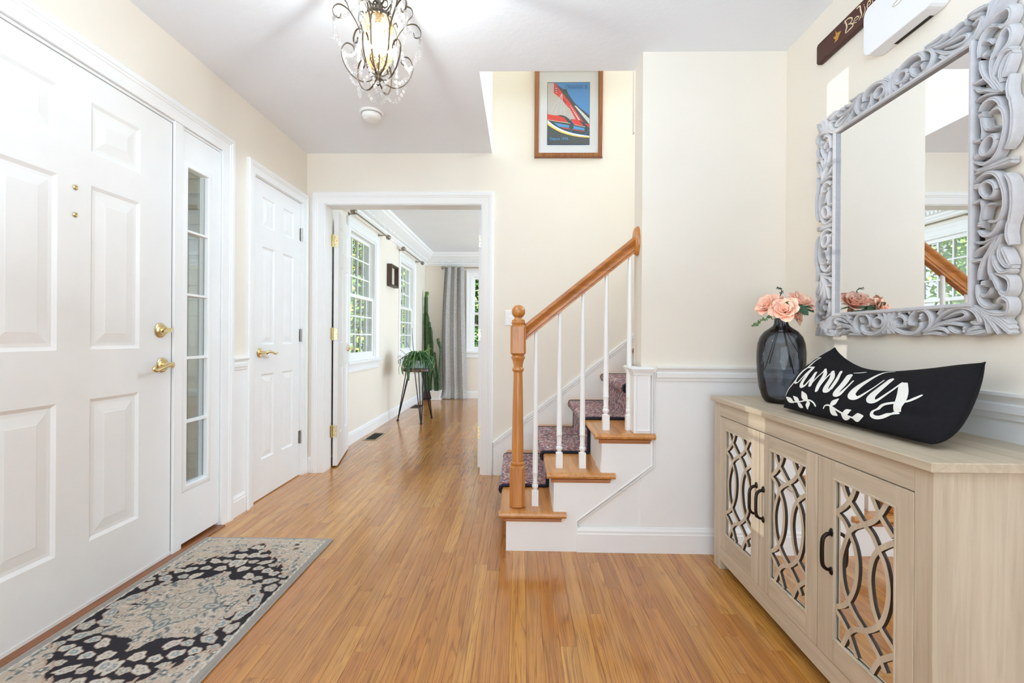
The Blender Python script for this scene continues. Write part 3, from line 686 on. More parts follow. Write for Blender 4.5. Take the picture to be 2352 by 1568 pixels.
mb = MB(); mb.tube(pts, [.010 - .004 * i / len(pts) for i in range(len(pts))], 10); mb.build('lever', BRASS, lv, smooth=50)
for z in (.288, 1.047, 1.80):
    mb = MB(); mb.box((XC - .002, 3.332, z - .045), (XC + .0015, 3.346, z + .045)); mb.tube([(XC + .006, 3.349, z - .048), (XC + .006, 3.349, z + .048)], .0065, 10)
    mb.box((XC - .0, 3.3505, z - .045), (XC + .012, 3.356, z + .045))
    mb.build('hinge', NICKEL, d2, smooth=40)

# pair of doors standing open into the dining room
def swung_leaf(name, hinge, ang, mirror, handle=True):
    d = setting(name, (0, 0, 0))
    w, T = .592, .035
    ca, sa = math.cos(ang), math.sin(ang)
    # local a runs from hinge edge to free edge, h out of the visible face
    hx, hy = hinge; s_ = -1 if mirror else 1
    M = Matrix(((ca, -sa * s_, 0, hx), (sa, ca * s_, 0, hy), (0, 0, 1, 0), (0, 0, 0, 1)))
    # face normal must look towards +x for the left leaf
    M = Matrix(((ca, sa * s_, 0, hx), (sa, -ca * s_, 0, hy), (0, 0, 1, 0), (0, 0, 0, 1)))
    panel_door(d, w, 2.040, [(a, b, c, dd) for a, b in ((.10, .25), (.342, .492)) for c, dd in ROW], T, M, WHITE_DOOR, .012)
    if handle:
        P = lambda a, h, b: tuple(M @ Vector((a, h, b)))
        mb = MB(); mb.tube([P(w - .065, 0, .935), P(w - .065, .004, .935), P(w - .065, .010, .935), P(w - .065, .012, .935)], [.031, .031, .024, .001], 20)
        lv = mb.build('lever_handle', BRASS, d, smooth=40, label='brass lever handle')
        mb = MB(); mb.tube(bezier([P(w - .065, .01, .935), P(w - .065, .045, .936), P(w - .08, .056, .94), P(w - .12, .054, .933), P(w - .16, .05, .93)], 4), [.009] * 17, 8); mb.build('lever', BRASS, lv, smooth=50)
    return d, M


dl, ML = swung_leaf('door_3', (-1.457, 3.568), math.radians(103), False)
dr, MR = swung_leaf('door_4', (-.338, 3.5735), math.radians(80.5), True, False)
for z in (.288, 1.06, 1.80):                        # brass butt hinges bridging jamb and leaf edge
    mb = MB()
    mb.box((-1.503, YB + .10, z - .046), (-1.500, YB + .126, z + .046))
    x0, y0 = ML @ Vector((0, -.0352, 0)), ML @ Vector((0, 0, 0))
    e0 = ML @ Vector((-.0015, -.034, 0)); e1 = ML @ Vector((-.0015, -.004, 0))
    i = mb.pts([(e0.x, e0.y, z - .046), (e1.x, e1.y, z - .046), (e1.x, e1.y, z + .046), (e0.x, e0.y, z + .046), (e0.x, e0.y - .002, z - .046), (e1.x, e1.y - .002, z - .046), (e1.x, e1.y - .002, z + .046), (e0.x, e0.y - .002, z + .046)])
    for q in ((0, 1, 2, 3), (4, 5, 6, 7), (0, 1, 5, 4), (2, 3, 7, 6), (1, 2, 6, 5), (0, 3, 7, 4)): mb.face([i + k for k in q])
    hg = mb.build('hinge', BRASS_OLD, dl, label='brass butt hinge', bevel=.001)
    mb = MB(); mb.tube([((e0.x - 1.5) / 2 - .001, e0.y - .006, z - .05), ((e0.x - 1.5) / 2 - .001, e0.y - .006, z + .05)], .0065, 10); mb.build('hinge_pin', BRASS_OLD, hg, smooth=40)
    for k in (-.03, 0, .03):
        c = (e0 + (e1 - e0) * (.3 if k else .72)); MB().ball((c.x, c.y - .002, z + k), .0032, 8, 5).build('screw', SCREW, hg)
    # bare hinge plate on the right-hand leaf's edge
    mb = MB(); f0 = MR @ Vector((-.0005, -.001, 0)); f1 = MR @ Vector((-.0005, -.024, 0))
    mb.box((min(f0.x, f1.x), min(f0.y, f1.y) - .003, z - .046), (max(f0.x, f1.x), min(f0.y, f1.y) - .001, z + .046))
    hg = mb.build('hinge', plain('pale_brass', lin(216, 208, 190), .35, .9) if z > .5 else BRASS_OLD, dr)
    for k in (-.03, 0, .03): MB().ball(((f0.x + f1.x) / 2 + (.004 if k else -.004), min(f0.y, f1.y) - .003, z + k), .003, 8, 5).build('screw', SCREW, hg)


# ------------------------------------------------------------------ double-hung windows of the dining room
def window(name, mp, a0, a1, z0, z1, nc=4, nr=3, dep=.122):
    """mp(a, b, h): h>0 into the room"""
    ctr = mp((a0 + a1) / 2, z0, 0)
    s = setting(name, ctr)
    def bx(mb, A0, A1, B0, B1, H0, H1):
        p, q = mp(A0, B0, H0), mp(A1, B1, H1)
        mb.box([min(p[i], q[i]) for i in range(3)], [max(p[i], q[i]) for i in range(3)]); return mb
    mb = MB(); t = .02
    bx(mb, a0, a0 + t, z0, z1, -dep, 0); bx(mb, a1 - t, a1, z0, z1, -dep, 0); bx(mb, a0 + t, a1 - t, z1 - t, z1, -dep, 0); bx(mb, a0 + t, a1 - t, z0, z0 + t, -dep, 0)
    mb.build('jamb', WHITE, s)
    MB().usweep(a0, a1, z0 - .005, z1, [(o, h * .9) for o, h in CASING], mp).build('casing', WHITE, s, smooth=30)
    zm = (z0 + z1) / 2
    for up in (0, 1):
        B0, B1 = (z0 + t, zm + .02) if not up else (zm - .02, z1 - t)
        h0 = -.050 if not up else -.086
        mb = MB(); A0, A1 = a0 + t, a1 - t; st, rt, rb = .034, .036, (.06 if not up else .036)
        bx(mb, A0, A0 + st, B0, B1, h0, h0 + .034); bx(mb, A1 - st, A1, B0, B1, h0, h0 + .034)
        bx(mb, A0 + st, A1 - st, B0, B0 + rb, h0, h0 + .034); bx(mb, A0 + st, A1 - st, B1 - rt, B1, h0, h0 + .034)
        sash = mb.build('sash', WHITE, s, bevel=.002)
        g0, g1, y0, y1 = A0 + st, A1 - st, B0 + rb, B1 - rt
        for i in range(1, nc):
            a = g0 + (g1 - g0) * i / nc; bx(MB(), a - .008, a + .008, y0, y1, h0 + .008, h0 + .026).build('muntin', WHITE, sash)
        for i in range(1, nr):
            b = y0 + (y1 - y0) * i / nr; bx(MB(), g0, g1, b - .008, b + .008, h0 + .007, h0 + .027).build('muntin', WHITE, sash)
        for i in range(nc):
            for j in range(nr):
                aa, ab = g0 + (g1 - g0) * i / nc, g0 + (g1 - g0) * (i + 1) / nc; ba, bb = y0 + (y1 - y0) * j / nr, y0 + (y1 - y0) * (j + 1) / nr
                bx(MB(), aa + .006, ab - .006, ba + .006, bb - .006, h0 + .015, h0 + .019).build('pane', PANE, sash)
    mb = MB(); bx(mb, a0 - .12, a1 + .12, z0 - .03, z0 + .001, -.05, .05); mb.build('sill', WHITE, s, bevel=.006, bseg=2)
    mb = MB(); bx(mb, a0 - .095, a1 + .095, z0 - .105, z0 - .03, 0, .014); bx(mb, a0 - .095, a1 + .095, z0 - .11, z0 - .085, 0, .02); mb.build('apron', WHITE, s, bevel=.003)
    return s


window('window_3', on_x(XL), *WIN1)
window('window_4', on_x(XL), *WIN2)
window('window_5', on_y(YFAR, -1), *WIN3)
# made-up glazing for the rear fill lamp, out of view: frame and mullions
mb = MB().usweep(-1.42, 1.06, .12, 2.3, CASING, on_y(-2.2), closed=True)
for x in (-.62, .22): mb.box((x - .03, -2.33, .12), (x + .03, -2.24, 2.3))
mb.build('rear_fill_window', WHITE, kind='structure')
# ------------------------------------------------------------------ staircase
NX0, RUN, RISE, RX0 = -.103, .232, .193, -.067
YF = YS - .035            # front ends of the treads
stair = thing('staircase', 'oak-tread staircase with white risers and balusters climbing to the right', 'staircase', (.25, 2.8, 0))
mb = MB()
yS = YS - .010
poly = [(RX0, 0)]
for k in range(3):
    poly += [(RX0 + RUN * k, RISE * (k + 1) - .03), (RX0 + RUN * (k + 1), RISE * (k + 1) - .03)]
poly += [(.640, RISE * 3 - .03), (.640, .425), (.279, .150), (.279, 0)]
poly = [p for i, p in enumerate(poly) if i == 0 or p != poly[i - 1]]
mb.prism(poly, lambda a, b, h: (a, h, b), yS, YS + .0012)
mb.build('stringer', WHITE, stair)
# wall panel under the string, behind it
MB().prism([(RX0 + .01, 0), (RX0 + .01, .15), (.16, .15), (.17, .34), (.39, .34), (.40, .53), (.60, .53), (.60, 0)], lambda a, b, h: (a, h, b), YS + .001, YS + .14).build('side_panel', WHITE, stair)
TR_L = [.225, .461, .653]
for k in range(9):
    x0 = NX0 + RUN * k; z1 = RISE * (k + 1); z0 = z1 - .028
    fr = k < 3
    y0 = YF if fr else YS + .148
    xr = RX0 + RUN * (k + 1) + .004
    prof = [(x0 + .012, z0), (x0 + .004, z0 + .004), (x0, z0 + .014), (x0 + .004, z1 - .004), (x0 + .012, z1)]
    mb = MB(); mb.prism(prof + [(xr, z1), (xr, z0)], lambda a, b, h: (a, h, b), YS if fr else y0, YB - .016)
    if fr:      # bullnosed return along the open end
        e = TR_L[k]
        mb.prism([(y0 + .012, z0), (y0 + .004, z0 + .004), (y0, z0 + .014), (y0 + .004, z1 - .004), (y0 + .012, z1), (YS, z1), (YS, z0)], lambda a, b, h: (h, a, b), x0, e)
    mb.build('tread', OAK_Y, stair, smooth=40)
    if fr:
        mb = MB(); mb.prism([(YS - .030, z0), (YS - .026, z0 - .006), (YS - .016, z0 - .012), (YS - .010, z0 - .022), (YS - .004, z0 - .022), (YS - .004, z0)], lambda a, b, h: (h, a, b), x0 + .022, e - .022)
        mb.build('cove', OAK, stair, smooth=40)
    MB().box((RX0 + RUN * k, (YS + .002) if fr else YS + .148, RISE * k), (RX0 + RUN * k + .018, YB - .016, z0)).build('riser', WHITE, stair)
# wall skirt board following the slope
sl = RISE / RUN
zt = lambda x: .262 + (x + .186) * (1.068 - .262) / (.846 + .186)
mb = MB(); mb.prism([(-.205, 0), (-.205, zt(-.205)), (1.75, zt(1.75)), (1.75, 1.0), (1.0, .4), (.3, 0)], lambda a, b, h: (a, h, b), YB - .016, YB - .001)
mb.build('skirt_board', WHITE, stair)
P0, P1 = Vector((-.205, YB - .012, zt(-.205) - .014)), Vector((1.75, YB - .012, zt(1.75) - .014))
mb = MB()
for dz, w_, t_ in ((.010, .010, .010), (-.006, .006, .012), (-.024, .004, .009)):
    d = Vector((0, 0, dz)); mb.tube([P0 + d, P1 + d], 1, 8, flat=(w_, t_), up=(0, 1, 0))
mb.build('skirt_cap', WHITE, stair, smooth=40)
# decorative edge moulding of the string on the wall
mb = MB()
pth = [(.642, .885), (.642, .425), (.279, .150), (.279, .122)]
for off_, w_, t_ in ((0, .006, .008), (.0115, .003, .005)):
    mb.tube([(a + off_, YS - .006, b - off_ * .6) for a, b in pth], 1, 6, flat=(w_, t_), up=(0, 1, 0))
mb.build('string_moulding', WHITE, stair, smooth=40)
# boxed white foot of the wall end with its cap
mb = MB(); mb.box((.549, YS - .018, RISE * 3), (.631, YS + .150, .885)); pz = mb.build('boxed_post', WHITE, stair, bevel=.003)
mb = MB(); mb.usweep(.549, .631, YS - .018, YS + .150, [(0, -.030), (.004, -.026), (.006, -.012), (.012, -.004), (.014, .004), (.006, .012), (-.02, .014)], lambda a, b, h: (a, b, .890 + h), closed=True); mb.build('post_cap', WHITE, pz, smooth=30)
mb = MB(); mb.usweep(.566, .620, RISE * 3 + .02, .860, [(0, 0), (.003, .004), (.007, .004), (.010, 0)], lambda a, b, h: (a, YS - .018 - h, b), closed=True); mb.build('panel_moulding', WHITE, pz)
# newel post (chamfered square blocks joined by turnings)
NP = Vector((-.0135, 2.2725, RISE))
newel = None


def octa(mb, hw, ch, z0, z1, c, e=.006):
    def ring(s, z):
        a, b = hw - s, hw - ch - s * .4
        return [(c.x + x, c.y + y, z) for x, y in ((a, -b), (a, b), (b, a), (-b, a), (-a, b), (-a, -b), (-b, -a), (b, -a))]
    R = [mb.pts(ring(e, z0)), mb.pts(ring(0, z0 + e)), mb.pts(ring(0, z1 - e)), mb.pts(ring(e, z1))]
    for a, b in zip(R, R[1:]):
        for k in range(8): mb.face((a + k, a + (k + 1) % 8, b + (k + 1) % 8, b + k))
    mb.face([R[0] + k for k in range(8)][::-1]); mb.face([R[-1] + k for k in range(8)])


mb = MB()
octa(mb, .0385, .016, RISE, .402, NP, .008)
mb.lathe([(.031, .402), (.034, .408), (.0335, .416), (.029, .420), (.0285, .43), (.029, .50), (.0275, .62), (.025, .76), (.0225, .862), (.0225, .868), (.0275, .874), (.030, .880), (.0275, .888), (.023, .893), (.0235, .905), (.0275, .922), (.0295, .930), (.034, .936), (.035, .944), (.031, .950), (.029, .954)], (NP.x, NP.y, 0), 24)
octa(mb, .0385, .011, .954, 1.106, NP, .010)
mb.lathe([(.030, 1.104), (.034, 1.110), (.0355, 1.117), (.032, 1.122), (.033, 1.127), (.031, 1.131), (.024, 1.133), (.022, 1.138)], (NP.x, NP.y, 0), 24)
newel = mb.build('newel_post', OAK_Z, stair, smooth=38)
mb = MB(); mb.lathe([(.020, 1.137)] + [(.0345 * math.cos(a), 1.172 + .0345 * math.sin(a)) for a in [(-PI / 2 + .55) + i * (PI - .56) / 14 for i in range(15)]], (NP.x, NP.y, 0), 24)
mb.build('ball_finial', OAK_Z, newel, smooth=50)
# handrail
RY = 2.292
ra, rb = Vector((NP.x + .030, RY, 1.064)), Vector((.574, RY, 1.518))
sec = [(-.016, -.033), (-.016, -.024), (-.020, -.020), (-.020, -.012), (-.016, -.006), (-.018, .002), (-.027, .010), (-.030, .018), (-.026, .027), (-.014, .033)]
sec = sec + [(-a, b) for a, b in sec[::-1]]
d = (rb - ra).normalized(); upv = Vector((0, 0, 1)); nrm = (upv - d * d.dot(upv)).normalized(); side = d.cross(nrm)
vert = lambda p, a, b: p + side * a + nrm * b
mb = MB(); i = mb.pts([Vector((ra.x, 0, 0)) * 0 + (lambda q: q - d * ((q.x - ra.x) / d.x))(vert(ra, a, b)) for a, b in sec]); j = mb.pts([(lambda q: q - d * ((q.x - rb.x) / d.x))(vert(rb, a, b)) for a, b in sec])
n_ = len(sec)
for k in range(n_): mb.face((i + k, i + (k + 1) % n_, j + (k + 1) % n_, j + k))
mb.face([i + k for k in range(n_)][::-1]); mb.face([j + k for k in range(n_)])
OAK_RAIL = wood('golden_oak_rail', lin(140, 78, 28), lin(180, 110, 48), lin(198, 130, 62), 'X', 1.0, .3, .4)
hr = mb.build('handrail', OAK_RAIL, stair, smooth=38)
mb = MB(); ros = [(.001, -.022), (.050, -.022), (.058, -.019), (.060, -.014), (.063, -.012), (.066, -.008), (.066, 0)]
mb.lathe([(r, z) for r, z in ros], (.588, RY - .0, 1.532), 32, 'X', sx=.72, sy=1.12); mb.build('rail_rosette', OAK_Z, hr, smooth=40)
# balusters
BX = [(.0765, 1), (.1975, 2), (.3145, 2), (.4315, 3), (.5480, 3)]


def baluster_mesh(h):
    mb = MB(); s = .0165
    mb.box((-s, -s, 0), (s, s, .075))
    mb.lathe([(.0165, .074), (.010, .080), (.010, .083), (.0150, .090), (.0165, .098), (.0145, .106), (.0100, .110), (.0135, .113), (.0135, .118), (.0115, .124), (.0130, .150), (.0135, .162), (.0150, .164), (.0150, .168), (.0138, .171), (.0135, .25), (.0100, h - .10), (.0092, h)], (0, 0, 0), 14)
    return mb


for x, k in BX:
    zr = 1.064 + (x - ra.x) * (rb.z - ra.z) / (rb.x - ra.x) - .036
    z = RISE * k
    mb = baluster_mesh(zr - z + .004); mb.v = [(a + x, b + RY, c + z) for a, b, c in mb.v]
    mb.build('baluster', WHITE, stair, smooth=40)


# ------------------------------------------------------------------ patterned runner
def runner_mat():
    k = NT('patterned_runner_pile')
    g = k.n('ShaderNodeNewGeometry')
    tc = k.n('ShaderNodeUVMap')
    mp = k.n('ShaderNodeMapping'); mp.inputs['Scale'].default_value = (1, 1, 1); k.l(tc.outputs[0], mp.inputs['Vector'])
    dn = k.n('ShaderNodeTexNoise', Scale=60., Detail=2.); k.l(mp.outputs[0], dn.inputs['Vector'])
    ad = k.n('ShaderNodeVectorMath', _operation='MULTIPLY_ADD'); k.l(dn.outputs['Color'], ad.inputs[0]); ad.inputs[1].default_value = (.012, .012, .012); k.l(mp.outputs[0], ad.inputs[2])
    v = k.n('ShaderNodeTexVoronoi', Scale=95.); k.l(ad.outputs[0], v.inputs['Vector'])
    sp = k.n('ShaderNodeSeparateColor'); k.l(v.outputs['Color'], sp.inputs[0])
    c = k.ramp(sp.outputs[0], [(0, lin(66, 62, 88)), (.18, lin(150, 74, 78)), (.36, lin(218, 196, 184)), (.52, lin(120, 98, 114)), (.62, lin(182, 108, 102)), (.76, lin(206, 186, 182)), (.90, lin(78, 68, 84))], 'CONSTANT')
    n2 = k.n('ShaderNodeTexNoise', Scale=22., Detail=3.); k.l(mp.outputs[0], n2.inputs['Vector'])
    c = k.mix(k.math('MULTIPLY', k.ramp(n2.outputs[0], [(.42, (0, 0, 0, 1)), (.6, (1, 1, 1, 1))]), .30), c, lin(140, 78, 84))
    n3 = k.n('ShaderNodeTexNoise', Scale=700.); k.l(g.outputs['Position'], n3.inputs['Vector'])
    c = k.mix(.22, c, n3.outputs[0], 'OVERLAY')
    k.l(c, k.p.inputs['Base Color']); k.set(Roughness=.95); k.p.inputs['Specular IOR Level'].default_value = .1
    k.p.inputs['Sheen Weight'].default_value = .3
    k.bump(n3.outputs[0], .6, .004)
    return k.m


RUN_MAT = runner_mat()
NAVY = plain('navy_binding_tape', lin(26, 28, 44), .8, var=.15, scale=300)
ry0, ry1 = 2.565, 3.262
path = [(RX0 - .010, .004)]
for k in range(6):
    x0 = NX0 + RUN * k; z1 = RISE * (k + 1); xr = RX0 + RUN * k
    path += [(xr - .010, z1 - .060), (xr - .014, z1 - .040), (x0 - .006, z1 - .030), (x0 - .012, z1 - .016), (x0 - .008, z1 + .002), (x0 + .004, z1 + .0085), (xr + .10, z1 + .0085), (RX0 + RUN * (k + 1) - .022, z1 + .0085), (RX0 + RUN * (k + 1) - .012, z1 + .016)]
runner = thing('stair_runner', 'red and blue patterned carpet runner with navy edging on the stairs', 'stair runner', (.2, 2.9, 0))
pp = []
for a, b in zip(path, path[1:]):
    for t in (0, .34, .67): pp.append((a[0] + (b[0] - a[0]) * t, a[1] + (b[1] - a[1]) * t))
pp.append(path[-1])
mb = MB(); NV = 12
base = mb.pts([(x, ry0 + (ry1 - ry0) * j / NV, z) for x, z in pp for j in range(NV + 1)])
for i in range(len(pp) - 1):
    for j in range(NV): mb.face((base + i * (NV + 1) + j, base + i * (NV + 1) + j + 1, base + (i + 1) * (NV + 1) + j + 1, base + (i + 1) * (NV + 1) + j))
o = mb.build('carpet', RUN_MAT, runner, smooth=60)
ln = [0]
for a, b in zip(pp, pp[1:]): ln.append(ln[-1] + math.hypot(b[0] - a[0], b[1] - a[1]))
uv = o.data.uv_layers.new(name='UVMap')
for lp in o.data.loops:
    vi = lp.vertex_index; uv.data[lp.index].uv = (ln[vi // (NV + 1)], (vi % (NV + 1)) / NV * (ry1 - ry0))
sm = o.modifiers.new('thickness', 'SOLIDIFY'); sm.thickness = .010; sm.offset = 0
for y in (ry0, ry1):
    mb = MB(); mb.tube([(x, y, z) for x, z in pp], 1, 8, flat=(.015, .0095), up=(0, 1, 0)) if False else mb.tube([(x, y, z) for x, z in pp], .0085, 8)
    mb.build('edge_binding', NAVY, runner, smooth=60)

# ------------------------------------------------------------------ framed poster
art = thing('framed_poster', 'poster of a red leaning tower in a brown wooden frame, above the stairs', 'picture', (.348, YB, 2.72))
ax0, ax1, az0, az1 = .092, .607, 2.400, 3.092
mb = MB(); mb.usweep(ax0 + .035, ax1 - .035, az0 + .035, az1 - .035, [(0, .004), (0, .020), (.004, .024), (.030, .026), (.035, .022), (.035, 0)], on_y(YB - .001, -1), closed=True); mb.build('frame', FRAME_WOOD, art)
MB().box((ax0 + .03, YB - .010, az0 + .03), (ax1 - .03, YB - .006, az1 - .03)).build('mat_board', plain('white_mat_board', lin(244, 244, 246), .7, var=.005), art)
px0, px1, pz0, pz1 = .189, .507, 2.499, 2.969
U = lambda x, y: (px0 + (x - 200) / 912 * (px1 - px0), pz1 - (y - (95 - (x - 200) / 912 * 20)) / 1395 * (pz1 - pz0))
pcol = {'blue': (92, 156, 222), 'grey': (216, 209, 204), 'dark': (78, 88, 92), 'red': (236, 78, 72), 'white': (244, 244, 246), 'yellow': (246, 196, 84), 'ink': (80, 84, 86), 'dred': (196, 66, 58), 'lblue': (96, 168, 226), 'navy': (62, 88, 136), 'cream': (240, 216, 190)}
PM = {k: plain('print_' + k, lin(*v), .45, var=.02, scale=60) for k, v in pcol.items()}
PKEYS = list(PM)
mb = MB(); lay = [0]


def shape(col, P, d=1):
    lay[0] += 1
    y = YB - .0102 - .00012 * lay[0]
    i = mb.pts([(U(*p)[0], y, U(*p)[1]) for p in P]); mb.face(list(range(i, i + len(P))), PKEYS.index(col))


def curve(P, n=5): return [(p.x, p.y) for p in bezier([(a, b, 0) for a, b in P], n)]


def stroke(col, P, w):
    P = [Vector((a, b)) for a, b in P]
    for a, b in zip(P, P[1:]):
        nn = (b - a).normalized(); nn = Vector((-nn.y, nn.x)) * w / 2
        shape(col, [tuple(a + nn), tuple(b + nn), tuple(b - nn), tuple(a - nn)])


shape('ink', [(196, 88), (1116, 66), (1116, 1476), (196, 1496)]); shape('blue', [(205, 100), (1108, 80), (1108, 1468), (205, 1488)])
shape('grey', [(205, 105), (340, 102)] + [(360, 340), (470, 430), (700, 700), (790, 930), (760, 1000), (205, 1000)])
shape('dark', [(352, 96), (420, 150), (545, 240), (605, 232), (625, 285), (700, 420), (800, 550), (930, 670), (1108, 812), (1108, 1015), (985, 1000), (740, 640), (500, 300)])
shape('white', [(778, 598), (820, 606), (1108, 890), (1108, 1012)])
for q in range(6): stroke('ink', [(838 + 44 * q, 668 + 58 * q), (878 + 40 * q, 668 + 42 * q)], 4)
shape('red', [(338, 100), (362, 100), (500, 300), (745, 612), (900, 850), (985, 985), (880, 965), (790, 920)] + curve([(790, 920), (725, 760), (650, 640), (540, 510), (450, 418)], 4) + [(336, 326)])
shape('navy', [(350, 118), (410, 215), (406, 330), (350, 300)]); shape('red', [(356, 128), (380, 175), (376, 310), (356, 296)])
for q in (0, 1, 2): shape('white', [(380, 205 + 48 * q), (402, 222 + 48 * q), (400, 240 + 48 * q), (380, 226 + 48 * q)])
shape('dred', [(540, 440), (620, 520), (590, 560), (540, 500)])
for q in range(9):
    a = q / 8; x, y = 700 + 180 * a, 612 + 300 * a; s_ = 10 + 10 * a; shape('white', [(x - s_, y - s_), (x + s_ * .6, y - s_ * .8), (x + s_, y + s_), (x - s_ * .6, y + s_)])
    x, y = 676 + 116 * a, 668 + 236 * a; s_ *= .7; shape('white', [(x - s_, y - s_), (x + s_ * .6, y - s_ * .8), (x + s_, y + s_), (x - s_ * .6, y + s_)])
for e in ((248, 795), (362, 820), (488, 812), (575, 830)): stroke('white', [(508, 345), e], 7)
shape('red', curve([(205, 806), (330, 830), (430, 834), (520, 855), (600, 920), (650, 985)], 4) + [(205, 940)])
shape('dark', curve([(420, 832), (480, 824), (560, 838), (650, 890), (720, 960), (782, 1040)], 4) + curve([(782, 1040), (760, 1120), (710, 1190), (680, 1140), (690, 1060), (640, 980), (560, 880)], 4))
shape('dark', [(205, 940), (700, 1010), (690, 1200), (560, 1160), (330, 1040)])
shape('lblue', [(335, 995), (672, 1048), (668, 1108), (450, 1086)]); shape('red', [(500, 1096), (690, 1122), (690, 1140), (540, 1124)]); stroke('cream', [(210, 938), (692, 1006)], 12)
shape('dark', curve([(700, 912), (800, 915), (900, 940), (1000, 1000), (1108, 1105)], 4) + [(1108, 1270), (720, 1200)])
shape('red', [(705, 918)] + curve([(770, 912), (860, 930), (930, 990), (975, 1052)], 4) + [(785, 1035)])
shape('red', [(1010, 1000), (1108, 1020), (1108, 1100)]); stroke('cream', [(785, 1036), (1015, 1080)], 12)
shape('lblue', [(780, 1065), (1000, 1108), (1000, 1162), (760, 1128)]); shape('red', [(750, 1140), (1016, 1176), (1016, 1188), (745, 1156)])
stroke('lblue', [(700, 925), (785, 1038), (762, 1110), (708, 1192)], 6); stroke('lblue', [(1000, 1258), (1108, 1135)], 6)
bot = curve([(205, 945), (330, 1050), (500, 1145), (700, 1215), (900, 1255), (1108, 1280)], 5)
shape('white', bot + curve([(1108, 1316), (900, 1290), (700, 1250), (480, 1175), (300, 1075), (205, 1000)], 5))
shape('yellow', curve([(205, 1000), (300, 1075), (480, 1175), (700, 1252), (900, 1288), (1108, 1296)], 5) + curve([(1108, 1322), (900, 1310), (700, 1275), (480, 1210), (300, 1115), (205, 1050)], 5))
shape('ink', curve([(205, 1050), (300, 1115), (480, 1210), (700, 1275), (900, 1310), (1108, 1322)], 5) + [(1108, 1468), (205, 1488)])
ring = [(1030 + 26 * math.cos(a), 165 + 26 * math.sin(a)) for a in [i * PI / 6 for i in range(13)]]
stroke('navy', ring, 11); stroke('navy', [(1004, 212), (1056, 211)], 7)
mb.build('print', [PM[k] for k in PKEYS], art)


def text_mesh(body, size, mat, parent, name, M, spacing=1., depth=.0004):
    cu = bpy.data.curves.new(name, 'FONT'); cu.body = body; cu.size = size; cu.space_character = spacing; cu.extrude = depth; cu.resolution_u = 3
    ob = bpy.data.objects.new(name, cu); COL.objects.link(ob)
    dg = bpy.context.evaluated_depsgraph_get(); me = bpy.data.meshes.new_from_object(ob.evaluated_get(dg))
    bpy.data.objects.remove(ob, do_unlink=True)
    off = Vector((0, 0, 0)); q = parent
    while q is not None: off += q.location; q = q.parent
    me.transform(Matrix.Translation(-off) @ M); me.materials.clear(); me.materials.append(mat)
    o = bpy.data.objects.new(name, me); COL.objects.link(o); o.parent = parent
    return o


def wall_text_y(x, z, y): return Matrix(((1, 0, 0, x), (0, 0, -1, y), (0, 1, 0, z), (0, 0, 0, 1)))


yt = YB - .0108 - .00012 * lay[0]
text_mesh('PARC OLYMPIQUE', .0164, PM['navy'], art, 'lettering', wall_text_y(*[U(585, 182)[0], U(585, 182)[1], yt]), 1.0)
text_mesh('DE MONTRÉAL', .0164, PM['navy'], art, 'lettering', wall_text_y(*[U(648, 226)[0], U(648, 226)[1], yt]), 1.0)
text_mesh('Depuis 1976', .0275, PM['lblue'], art, 'lettering', wall_text_y(*[U(250, 1392)[0], U(250, 1392)[1], yt]), 1.0)
MB().box((ax0 + .033, YB - .0165, az0 + .033), (ax1 - .033, YB - .0155, az1 - .033)).build('glazing', glass_thin('picture_glass', (1, 1, 1, 1), .5), art)

# light switch on the wall behind the newel
sw = thing('light_switch', 'white wall switch plate half hidden behind the newel post', 'light switch', (-.083, YB, 1.19))
MB().box((-.120, YB - .006, 1.134), (-.046, YB - .0005, 1.248)).build('switch_plate', WHITE, sw, bevel=.003)
mb = MB(); mb.box((-.088, YB - .014, 1.184), (-.078, YB - .005, 1.200)); mb.build('toggle', WHITE, sw, bevel=.001)
for z in (1.160, 1.222): MB().ball((-.083, YB - .006, z), .003, 8, 5).build('screw', NICKEL, sw)

# ------------------------------------------------------------------ smoke detector
sd = thing('smoke_detector', 'round white smoke detector on the ceiling beyond the chandelier', 'smoke detector', (-.942, 2.80, CH))
mb = MB(); mb.lathe([(.072, CH), (.072, CH - .008), (.068, CH - .012), (.060, CH - .013)], (-.942, 2.80, 0), 32); mb.build('base_plate', WHITE, sd, smooth=35)
mb = MB(); mb.lathe([(.058, CH - .013), (.060, CH - .020), (.058, CH - .034), (.050, CH - .044), (.030, CH - .049), (.001, CH - .050)], (-.942, 2.80, 0), 32); mb.build('cover', WHITE, sd, smooth=50)
mb = MB(); mb.lathe([(.0605, CH - .0125), (.0605, CH - .0155)], (-.942, 2.80, 0), 32, cap=False); mb.build('vent_slot', plain('grey_vent', lin(96, 96, 98), .7), sd)
mb = MB(); mb.lathe([(.010, CH - .0475), (.010, CH - .0515), (.001, CH - .052)], (-.965, 2.775, 0), 16); mb.build('test_button', WHITE, sd, smooth=40)
# ------------------------------------------------------------------ sideboard
sb = thing('sideboard', 'greige wood sideboard with three mirrored lattice doors against the right wall', 'sideboard', (1.09, 1.56, 0))
CX, CY0, CY1, CT = .905, 1.005, 2.120, .777          # front plane, near end, far end, top
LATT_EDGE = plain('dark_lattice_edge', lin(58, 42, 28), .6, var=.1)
MB().box((CX - .015, CY0 - .012, CT - .022), (XR - .002, CY1 + .012, CT)).build('top', GREYWOOD, sb, bevel=.002)
mb = MB(); mb.box((CX + .01, CY0 + .006, .05), (XR - .012, CY0 + .022, CT - .022)); mb.build('side_panel', GREYWOOD_Z, sb)
MB().box((CX + .01, CY1 - .022, .05), (XR - .012, CY1 - .006, CT - .022)).build('side_panel', GREYWOOD_Z, sb)
for q0 in (CY0, CY1 - .04): MB().box((XR - .05, q0, 0), (XR - .0125, q0 + .04, CT - .0225)).build('rear_leg', GREYWOOD_Z, sb)
